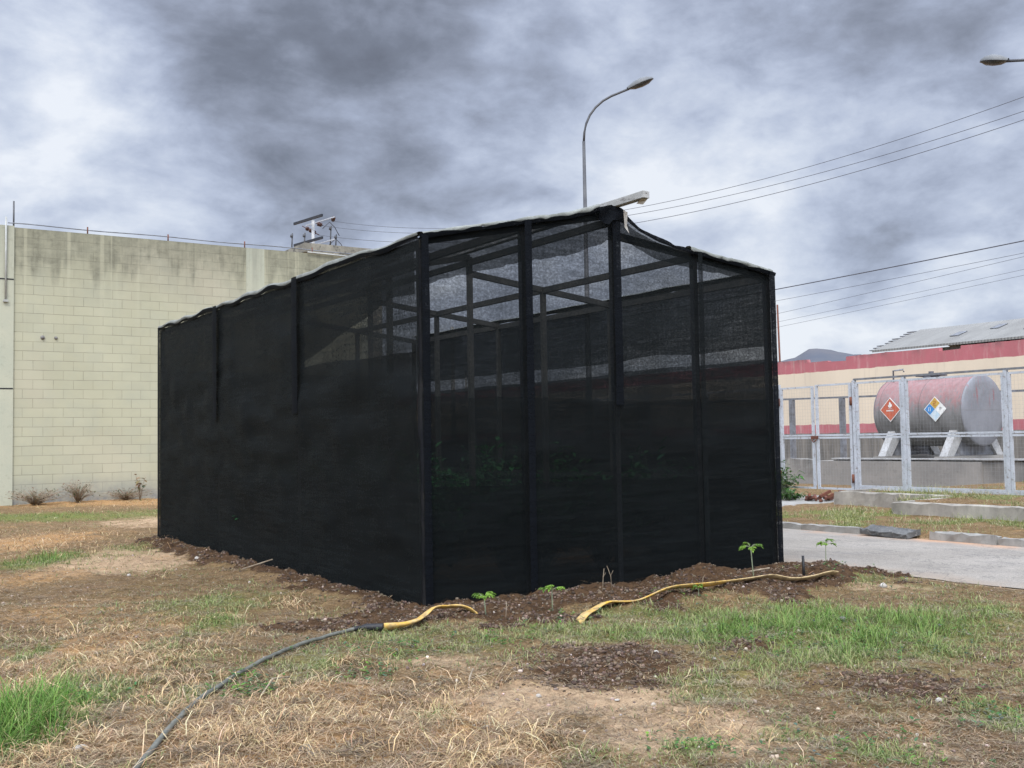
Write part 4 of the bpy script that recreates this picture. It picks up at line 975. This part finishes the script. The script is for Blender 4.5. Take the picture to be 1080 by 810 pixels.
bush('dead_thistle', 7.55, 30.2, 1.1, .20, 9, dr, 'tall thin dead thistle standing against the cream wall', 'weed', None, 44, .16, None, True)
# crops inside, only just visible through the net
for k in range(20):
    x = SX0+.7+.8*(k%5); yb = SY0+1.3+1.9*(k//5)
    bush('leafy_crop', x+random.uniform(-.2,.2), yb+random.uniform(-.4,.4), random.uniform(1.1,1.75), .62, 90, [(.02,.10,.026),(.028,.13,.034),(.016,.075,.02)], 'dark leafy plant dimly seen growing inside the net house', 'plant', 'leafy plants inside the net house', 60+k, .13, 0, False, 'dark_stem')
# ------------------------------------------------------------------ stones and sticks
def stone(x, y, s, mat, label, seed):
    rr = random.Random(seed); import bmesh
    bm = bmesh.new(); bmesh.ops.create_icosphere(bm, subdivisions=2, radius=1)
    k = [rr.uniform(.7,1.3) for _ in range(3)]
    for v in bm.verts:
        f = 1+.28*(float(fbm(np.array([v.co.x*1.7+seed]), np.array([v.co.y*1.7+v.co.z*2.3]), 3, seed)[0])-.5)*2
        v.co = Vector((v.co.x*k[0]*f, v.co.y*k[1]*f, v.co.z*.62*k[2]*f))*s
    me = bpy.data.meshes.new('stone'); bm.to_mesh(me); bm.free(); me.materials.append(M[mat]); o = bpy.data.objects.new('stone', me); link(o)
    o.location = (x, y, h1(x, y)+s*.22); return tag(o, label, 'stone', 'loose stones on the ground')
for k, (x, y, s, m, lab) in enumerate([(4.42,12.22,.085,'stone_w','palest stone on the soil line by the left net wall'),(4.40,9.50,.05,'stone_w','small pale stone on the soil near the front corner'),
    (1.9,7.6,.03,'stone_w','tiny white stone in the dry straw at left'),(1.12,5.62,.045,'stone_w','pale stone in the straw at the lower left corner'),(2.02,4.88,.035,'stone_w','white stone in the hollow at the bottom edge'),(2.03,4.97,.05,'stone_d','dark stone in the hollow at the bottom edge'),
    (3.91,4.87,.022,'stone_w','little pale pebble on the bare earth path'),(3.62,5.25,.03,'stone_w','flat pale pebble on the bare earth path'),(4.76,5.50,.035,'stone_w','pale stone in the dug patch of soil'),(5.05,5.25,.03,'stone_d','dark stone at the rim of the dug patch'),
    (5.3,3.72,.035,'stone_w','small white stone in the dug soil at lower right'),(8.6,6.6,.06,'stone_w','grey stone in the green grass near the road'),(6.9,5.7,.05,'stone_d','grey stone hidden among the green grass'),(4.2,13.9,.06,'stone_w','pale chip on the soil along the far left net wall'),
    (3.1,12.9,.05,'stone_w','pale chip on the trodden ground at left'),(4.33,10.6,.05,'stone_d','brown stone on the soil line by the left net wall')]):
    stone(x, y, s*.62, m, lab, 100+k)
for k, (pts, rad, lab) in enumerate([([(3.36,5.62,.02),(3.44,5.75,.03),(3.50,5.80,.06)],.007,'pale forked twig lying on the bare earth path'),([(4.15,12.0,.03),(4.42,11.75,.08)],.008,'short stick on the soil by the left net wall'),
    ([(2.2,6.05,.03),(2.36,6.28,.06),(2.52,6.40,.03)],.006,'pale bent twig just right of the grey hose'),([(7.95,7.75,.08),(8.18,7.66,.10)],.010,'split piece of wood on the soil by the right corner')]):
    mb = MB(); mb.tube([(x,y,h1(x,y)+z) for x,y,z in pts], rad, 6)
    if k == 0: mb.tube([(3.44,5.75,h1(3.44,5.75)+.03),(3.55,5.72,h1(3.55,5.72)+.04)], .004, 5)
    tag(mb.build('twig', M['twig']), lab, 'twig')
# ------------------------------------------------------------------ ground cover (nobody could count it)
def scatter(n, vmin, vmax, spread=.62, power=1.0):
    """points spread over the plot, closer together toward the near end"""
    q = RNG.random(n); v = vmin*(vmax/vmin)**(q**power)
    u = (RNG.random(n)*2-1)*spread*v
    x = .8344*u + .5512*v; y = -.5512*u + .8344*v
    return x, y, v
def free(x, y):
    inside = (x > SX0-.06) & (x < SX1+.06) & (y > SY0-.07) & (y < SY1+.1)
    return ~inside & (y < WY-.1) & (x < 23.5)
def blades(name, x, y, z, head, L, W_, el, curl, col, mat, side=None):
    """each blade: 4 pairs of points, 3 quads. el = start elevation, curl = change of elevation along it"""
    n = len(x); V = np.zeros((n, 4, 2, 3)); cx = x.copy(); cy = y.copy(); cz = z.copy(); hd = head.copy(); e = el.copy()
    sx = -np.sin(head); sy = np.cos(head)
    for i in range(4):
        w = W_*[1., .85, .55, .08][i]*.5
        V[:, i, 0] = np.stack([cx-sx*w, cy-sy*w, cz], 1); V[:, i, 1] = np.stack([cx+sx*w, cy+sy*w, cz], 1)
        if i < 3:
            cx = cx + np.cos(hd)*np.cos(e)*L/3; cy = cy + np.sin(hd)*np.cos(e)*L/3; cz = cz + np.sin(e)*L/3
            e = e + curl; hd = hd + (side if side is not None else 0)
    F = np.array([[0,1,3,2],[2,3,5,4],[4,5,7,6]])[None] + (np.arange(n)*8)[:, None, None]
    c = np.repeat(col[:, None, :], 8, 1)
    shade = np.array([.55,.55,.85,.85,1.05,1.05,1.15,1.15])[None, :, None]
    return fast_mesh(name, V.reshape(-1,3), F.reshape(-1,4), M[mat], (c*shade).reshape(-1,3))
def pal(n, cols, jit=.25):
    c = np.array(cols)[RNG.integers(0, len(cols), n)]; return c*(1+(RNG.random((n,1))*2-1)*jit)*(1+(RNG.random((n,3))*2-1)*.08)
# living grass
x, y, v = scatter(480000, 4.2, 34, .62); st, gr, so, ba = masks(x, y)
clump = fbm(x*7, y*7, 3, 91); clump2 = fbm(x*2.5+3, y*2.5, 3, 95)
keep = free(x, y) & (RNG.random(len(x)) < np.clip(gr*1.7*sstep(.34,.56,clump)*(.35+1.2*sstep(.35,.6,clump2)), 0, 1)) & (so < .6)
x, y, v, gr, so = x[keep], y[keep], v[keep], gr[keep], so[keep]; n = len(x); z = ground_h(x, y)
tall = np.exp(-(((x-1.0)/.42)**2+((y-6.2)/.75)**2)) + .30*np.exp(-(((x-2.55)/.5)**2+((y-15.5)/1.4)**2)) + .25*np.exp(-(((x-5.7)/1.3)**2+((y-5.6)/.9)**2)) + .25*np.exp(-(((x-7.0)/1.0)**2+((y-5.4)/1.2)**2)) + .28*sstep(ROAD1+.1,ROAD1+.4,x)
L = (.022+.060*RNG.random(n)**1.5)*(1+2.3*tall)*(.7+.8*gr) + .0; vivid = np.clip(tall*1.1 + (gr-.45)*1.1, 0, 1)*(RNG.random(n)*.5+.6)
ca = pal(n, [(.22,.27,.09),(.30,.30,.125),(.16,.21,.07),(.37,.33,.17)]); cb = pal(n, [(.085,.205,.025),(.125,.26,.04),(.06,.14,.02),(.18,.29,.06)])
vg = sstep(ROAD1, ROAD1+.4, x)[:, None]; cc = pal(n, [(.22,.26,.09),(.36,.33,.17),(.16,.22,.06),(.42,.38,.22)])
col = ca*(1-vivid[:,None])+cb*vivid[:,None]; col = col*(1-vg)+cc*vg
wd = (.0032+.0022*RNG.random(n))*(1+.05*v)
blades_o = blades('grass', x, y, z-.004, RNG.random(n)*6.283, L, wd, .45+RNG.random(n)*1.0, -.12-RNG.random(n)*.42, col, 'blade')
tag(blades_o, 'short patchy green grass over the plot', 'grass', kind='stuff')
# clipped hay and thatch lying everywhere
x, y, v = scatter(520000, 4.2, 30, .60, 1.2); st, gr, so, ba = masks(x, y)
c1 = fbm(x*5, y*5, 3, 191)
dens = np.clip((.6+.6*st+.1*gr)*(1-.9*so)*(1-.80*np.clip(ba,0,1))*(.45+1.1*sstep(.35,.6,c1)), 0, 1)*(1-sstep(ROAD0-.2, ROAD0, x)*(1-.25*sstep(ROAD1,ROAD1+.3,x)))
keep = free(x, y) & (RNG.random(len(x)) < dens); x, y, v, st, gr = x[keep], y[keep], v[keep], st[keep], gr[keep]; n = len(x); z = ground_h(x, y)
ca = pal(n, [(.26,.19,.122),(.37,.28,.18),(.19,.133,.087),(.29,.235,.15),(.11,.077,.05)], .3); cb = pal(n, [(.48,.33,.18),(.60,.45,.27),(.38,.24,.13),(.54,.39,.24)], .25); cg = pal(n, [(.26,.27,.16),(.33,.32,.20)], .25)
s_ = np.clip(st*1.1*sstep(.38,.62,fbm(x*6, y*6, 3, 77)), 0, .9)[:, None]; g_ = np.clip(gr*.9, 0, .8)[:, None]*(1-s_); col = ca*(1-s_-g_)+cb*s_+cg*g_
L = (.020+.055*RNG.random(n)**1.6)*(1+.9*st); wd = (.0016+.0022*RNG.random(n))*(1+.07*v)
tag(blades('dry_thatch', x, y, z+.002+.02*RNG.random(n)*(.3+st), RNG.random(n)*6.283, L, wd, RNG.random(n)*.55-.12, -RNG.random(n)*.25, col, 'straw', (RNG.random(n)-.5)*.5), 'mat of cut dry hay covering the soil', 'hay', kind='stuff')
# long pale straw stems, bent and tangled, in clumps
cl = [(cu_+RNG.normal(0,r0), cv_+RNG.normal(0,r0*1.4), .03+.09*RNG.random(), int(25+110*RNG.random()**2)) for cu_, cv_, r0, m0 in
      ((-2.73,7.27,.22,9),(-1.3,6.1,.45,16),(-1.2,5.3,.55,26),(-.55,5.7,.35,14),(-.1,5.15,.35,14),(-2.0,5.7,.6,30),(-2.9,7.0,.5,18),(-2.3,5.3,.4,16),(-3.2,7.9,.8,16),(-3.4,9.2,.9,10),(.6,5.4,.5,5),(-2.6,6.9,.5,12)) for _ in range(m0)]
_old = [(-2.73,7.27,.16,700),(-1.2,6.1,.30,800),(-1.05,5.85,.20,650),(-1.2,5.2,.40,900),(-.55,5.75,.25,700),(-.15,5.15,.30,700),(-1.75,5.6,.4,700),(-2.2,5.6,.3,500),(-3.2,7.9,.5,500),(.1,5.3,.25,300),(-.45,6.1,.12,350),(-.75,5.45,.15,420),(-3.0,9.,.6,350),(-6.5,15.5,.9,700),(-8,17.5,1.0,800),(-2.5,6.7,.35,400),(-9.5,28,2.2,900),(-6.5,27.5,2.2,700),(-3.8,27.,2.,500)]
cl += _old[-7:-2] + _old[-2:]
X_ = []; Y_ = []
for cu, cv, r_, k in cl:
    u = cu+RNG.normal(0, r_, k); vv = cv+RNG.normal(0, r_*1.3, k); X_.append(.8344*u+.5512*vv); Y_.append(-.5512*u+.8344*vv)
x = np.concatenate(X_); y = np.concatenate(Y_); k = free(x, y); x, y = x[k], y[k]; n = len(x); v = np.hypot(x, y)
gh = np.floor(x*6)*1.7+np.floor(y*5)*2.3; head = gh % 6.283 + RNG.normal(0, .8, n)
L = .05+.22*RNG.random(n)**2; far = v > 12; L = np.where(far, L*1.1, L)
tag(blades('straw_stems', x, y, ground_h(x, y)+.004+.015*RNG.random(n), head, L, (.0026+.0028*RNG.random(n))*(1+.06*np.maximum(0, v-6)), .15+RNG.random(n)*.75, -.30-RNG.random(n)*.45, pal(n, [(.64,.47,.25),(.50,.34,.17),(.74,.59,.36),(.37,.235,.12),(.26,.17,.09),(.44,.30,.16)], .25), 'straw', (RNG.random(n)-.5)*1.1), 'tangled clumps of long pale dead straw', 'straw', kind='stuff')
# broad leaved weeds low in the turf
LVW = Leaves()
for cu, cv, r_, k in ((-1.60,6.45,.10,60),(-1.75,6.85,.10,30),(-.9,7.0,.16,40),(-.75,7.6,.14,30),(-.15,7.9,.2,30),(1.9,8.0,.35,60),(2.6,7.6,.4,60),(.5,8.6,.25,20),(2.6,5.7,.18,40),(1.7,5.2,.25,40),(.85,5.2,.1,30),(-2.55,6.3,.15,40),(1.4,9.6,.15,25),(3.3,10.9,.3,40),(3.0,8.0,.4,60),(-1.2,7.8,.2,30)):
    for q in range(k):
        u = cu+random.gauss(0,r_); vv = cv+random.gauss(0,r_); xx = .8344*u+.5512*vv; yy = -.5512*u+.8344*vv
        if not bool(free(np.array([xx]), np.array([yy]))[0]): continue
        z0 = h1(xx, yy); m_ = random.choice([(.07,.15,.04),(.10,.19,.06),(.15,.26,.05),(.11,.16,.10)])
        for j in range(4):
            a = random.uniform(0, 6.28); LVW.leaf((xx,yy,z0+random.uniform(.0,.05)), (math.cos(a),math.sin(a),random.uniform(.1,.9)), random.uniform(.02,.045), random.uniform(.010,.02), [c*random.uniform(.7,1.2) for c in m_], .3)
tag(LVW.build('weeds', None), 'small broad leaved weeds in the turf', 'weeds', kind='stuff')
# soil clods
def clods(n0, vmin, vmax, maskfn, smin, smax, cols, name, label, sink=.1, pw=2.6):
    x, y, v = scatter(n0, vmin, vmax, .62); m = maskfn(x, y); k = free(x, y) & (RNG.random(len(x)) < m); x, y, v = x[k], y[k], v[k]; n = len(x)
    g = (1+5**.5)/2; B = np.array([(-1,g,0),(1,g,0),(-1,-g,0),(1,-g,0),(0,-1,g),(0,1,g),(0,-1,-g),(0,1,-g),(g,0,-1),(g,0,1),(-g,0,-1),(-g,0,1)])/1.9
    T = np.array([(0,11,5),(0,5,1),(0,1,7),(0,7,10),(0,10,11),(1,5,9),(5,11,4),(11,10,2),(10,7,6),(7,1,8),(3,9,4),(3,4,2),(3,2,6),(3,6,8),(3,8,9),(4,9,5),(2,4,11),(6,2,10),(8,6,7),(9,8,1)])
    s = (smin+(smax-smin)*RNG.random(n)**pw)*(1+.03*v)
    P = B[None]*(1+(RNG.random((n,12,1))-.5)*.5)*np.stack([.7+.7*RNG.random(n), .7+.7*RNG.random(n), .75+.4*RNG.random(n)], 1)[:,None,:]*s[:,None,None]
    a = RNG.random(n)*6.283; ca_, sa = np.cos(a)[:,None], np.sin(a)[:,None]
    P = np.stack([P[...,0]*ca_-P[...,1]*sa, P[...,0]*sa+P[...,1]*ca_, P[...,2]], 2)
    P += np.stack([x, y, ground_h(x, y)+s*sink], 1)[:,None,:]
    F = T[None]+(np.arange(n)*12)[:,None,None]; c = np.repeat(pal(n, cols, .3)[:,None,:], 12, 1)
    return tag(fast_mesh(name, P.reshape(-1,3), F.reshape(-1,3), M['clod'], c.reshape(-1,3), True), label, name, kind='stuff')
def soil_m(x, y): s = masks(x, y)[2]; return np.clip(s*1.1-.15, 0, 1)*(.35+.8*sstep(.35,.6,fbm(x*4,y*4,3,71)))
clods(260000, 5, 19, soil_m, .002, .014, [(.075,.05,.034),(.115,.08,.056),(.055,.037,.026),(.15,.108,.076)], 'soil_clods', 'crumbly dark brown clods of dug soil')
def grit_m(x, y): st, gr, so, ba = masks(x, y); return np.clip(.015+.09*ba+.02*so, 0, .5)*((x < ROAD0) | (RNG.random(len(x)) < .15))
clods(70000, 4.3, 18, grit_m, .0025, .013, [(.26,.20,.15),(.34,.27,.21),(.18,.135,.10),(.42,.36,.29)], 'gravel', 'fine grit and pebbles on the bare earth', .15, 3.5)
# straw bits in the dug soil and dirt, and litter on the raised bed by the fence
x, y, v = scatter(60000, 4.6, 20, .6); st, gr, so, ba = masks(x, y)
k = free(x, y) & (RNG.random(len(x)) < .13*np.maximum(so, ba*.9)) & (x < ROAD0+.2); x, y, v = x[k], y[k], v[k]
xx = 15.8+RNG.random(5000)*3.2; yy = 2.5+RNG.random(5000)*11.6; kk = (fbm(xx*1.2, yy*1.2, 3, 5) > .46) & ((xx > 17.5) | (yy < 11.5)); x = np.concatenate([x, xx[kk]]); y = np.concatenate([y, yy[kk]]); v = np.hypot(x, y); n = len(x)
tag(blades('straw_litter', x, y, ground_h(x, y)+.004+.02*RNG.random(n), RNG.random(n)*6.283, (.03+.07*RNG.random(n)**2)*(1+.8*(x > 15)), (.002+.002*RNG.random(n))*(1+.08*v), RNG.random(n)*.6-.1, -RNG.random(n)*.3, pal(n, [(.34,.25,.16),(.45,.32,.20),(.22,.15,.09),(.50,.30,.17)], .3), 'straw', (RNG.random(n)-.5)*.4), 'scattered bits of straw on bare soil', 'straw', kind='stuff')
# ------------------------------------------------------------------ sky, sun, camera
SUN_EL, SUN_AZ = math.radians(52), math.radians(-140)     # azimuth measured from +Y toward +X
w = bpy.data.worlds.new('World'); SC.world = w; w.use_nodes = True
N = NT.__new__(NT); N.t = w.node_tree; N.t.nodes.clear(); N.out = N.n('ShaderNodeOutputWorld')
d = N.n('ShaderNodeTexCoord').outputs['Generated']; dn = N.vmath('NORMALIZE', d)
warp = N.vmath('SCALE', N.vmath('SUBTRACT', N.noise(dn, 2.6, 4, .55, out='Color'), (.5,.5,.5))); warp.node.inputs[3].default_value = .24
dw = N.vmath('NORMALIZE', N.vmath('ADD', dn, warp)); s = N.sep(dn)
pz = N.math('ADD', N.math('MAXIMUM', s[2], 0), .42)
p = N.comb(N.math('DIVIDE', s[0], pz), N.math('DIVIDE', s[1], pz), 0)
n1 = N.noise(N.map(p, loc=(3.1,1.7,0)), 1.7, 7, .52, .45); n2 = N.noise(N.map(p, loc=(7.3,2.2,5)), 4.6, 9, .57, .3); n3 = N.noise(N.map(dn, (1,1,1.9), (1,4,2)), 13, 9, .58, .2)
val = N.math('ADD', N.math('MULTIPLY', n1, .38), N.math('ADD', N.math('MULTIPLY', n2, .40), N.math('MULTIPLY', n3, .28)))
val = N.math('ADD', .5, N.math('MULTIPLY', N.math('SUBTRACT', val, .5), 2.0))
val = N.math('ADD', val, N.rng(s[2], .26, .08, .015, .10))
LOBES = [((.461,.84,.285),.12,-.17),((.50,.80,.335),.11,-.13),((.365,.865,.343),.12,-.15),((.25,.90,.36),.09,-.13),((.761,.547,.36),.09,-.18),((.66,.64,.37),.07,-.10),
         ((.16,.94,.29),.06,.13),((.24,.93,.245),.06,.12),((.66,.69,.262),.075,.10),((.62,.74,.26),.05,.09),((.71,.67,.245),.06,.10),((.60,.77,.24),.05,.10),((.752,.65,.13),.06,.12),((.64,.69,.33),.10,.05),
         ((.784,.601,.158),.06,-.12),((.70,.69,.215),.03,-.10),((.827,.516,.221),.07,-.05),((.40,.90,.20),.10,.07),((.72,.69,.09),.04,.12),((.83,.53,.12),.05,.06),((.80,.53,.28),.07,.04)]
for L, sg, am in LOBES:
    L = Vector(L).normalized(); dt = N.vmath('DOT_PRODUCT', dw, tuple(L), out=1)
    val = N.math('ADD', val, N.math('MULTIPLY', N.math('EXPONENT', N.math('DIVIDE', N.math('SUBTRACT', dt, 1), sg*sg)), am))
cloud = N.ramp(val, [(.0,(.14,.152,.19)),(.18,(.195,.217,.275)),(.31,(.285,.318,.405)),(.43,(.385,.435,.56)),(.54,(.50,.56,.70)),(.67,(.64,.70,.82)),(.84,(.84,.88,.95))])
sky = N.n('ShaderNodeTexSky'); sky.sky_type = 'NISHITA'; sky.sun_disc = False; sky.sun_elevation = SUN_EL; sky.sun_rotation = SUN_AZ
skyc = N.vmath('SCALE', sky.outputs[0]); skyc.node.inputs[3].default_value = .10
c = N.mix(.92, skyc, cloud)
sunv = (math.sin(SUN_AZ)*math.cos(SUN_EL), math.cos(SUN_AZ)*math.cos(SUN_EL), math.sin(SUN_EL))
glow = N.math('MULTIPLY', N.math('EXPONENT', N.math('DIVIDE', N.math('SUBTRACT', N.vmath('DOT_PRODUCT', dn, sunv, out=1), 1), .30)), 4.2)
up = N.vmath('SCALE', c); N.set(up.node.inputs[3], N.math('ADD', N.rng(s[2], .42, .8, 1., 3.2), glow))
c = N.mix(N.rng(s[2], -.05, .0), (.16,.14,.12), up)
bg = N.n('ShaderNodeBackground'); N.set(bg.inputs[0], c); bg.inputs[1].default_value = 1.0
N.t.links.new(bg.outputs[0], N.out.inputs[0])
sd = bpy.data.lights.new('sun', 'SUN'); sd.energy = 2.0; sd.angle = math.radians(11); sd.color = (1.,.93,.82)
so2 = bpy.data.objects.new('sun', sd); link(so2)
dirv = Vector((math.sin(SUN_AZ)*math.cos(SUN_EL), math.cos(SUN_AZ)*math.cos(SUN_EL), math.sin(SUN_EL)))
so2.rotation_euler = (-dirv).to_track_quat('-Z', 'Y').to_euler(); so2.location = (0,0,20)
ya, pi_, ro = .5838416790619235, .05274654519088217, -.01726553228665278
f = Vector((math.sin(ya)*math.cos(pi_), math.cos(ya)*math.cos(pi_), math.sin(pi_))); r = Vector((math.cos(ya), -math.sin(ya), 0)); u = r.cross(f)
r2 = r*math.cos(ro)+u*math.sin(ro); u2 = u*math.cos(ro)-r*math.sin(ro)
cd = bpy.data.cameras.new('camera'); co = bpy.data.objects.new('camera', cd); link(co)
co.matrix_world = Matrix(((r2.x,u2.x,-f.x,0),(r2.y,u2.y,-f.y,0),(r2.z,u2.z,-f.z,1.5),(0,0,0,1)))
cd.sensor_width = 36; cd.lens = 1114.218/1080*36; cd.clip_start = .05; cd.clip_end = 9000
SC.camera = co
SC.view_settings.view_transform = 'Standard'; SC.view_settings.look = 'None'; SC.view_settings.exposure = 0
SC.cycles.use_denoising = True; SC.cycles.max_bounces = 8; SC.cycles.transparent_max_bounces = 16; SC.cycles.diffuse_bounces = 3
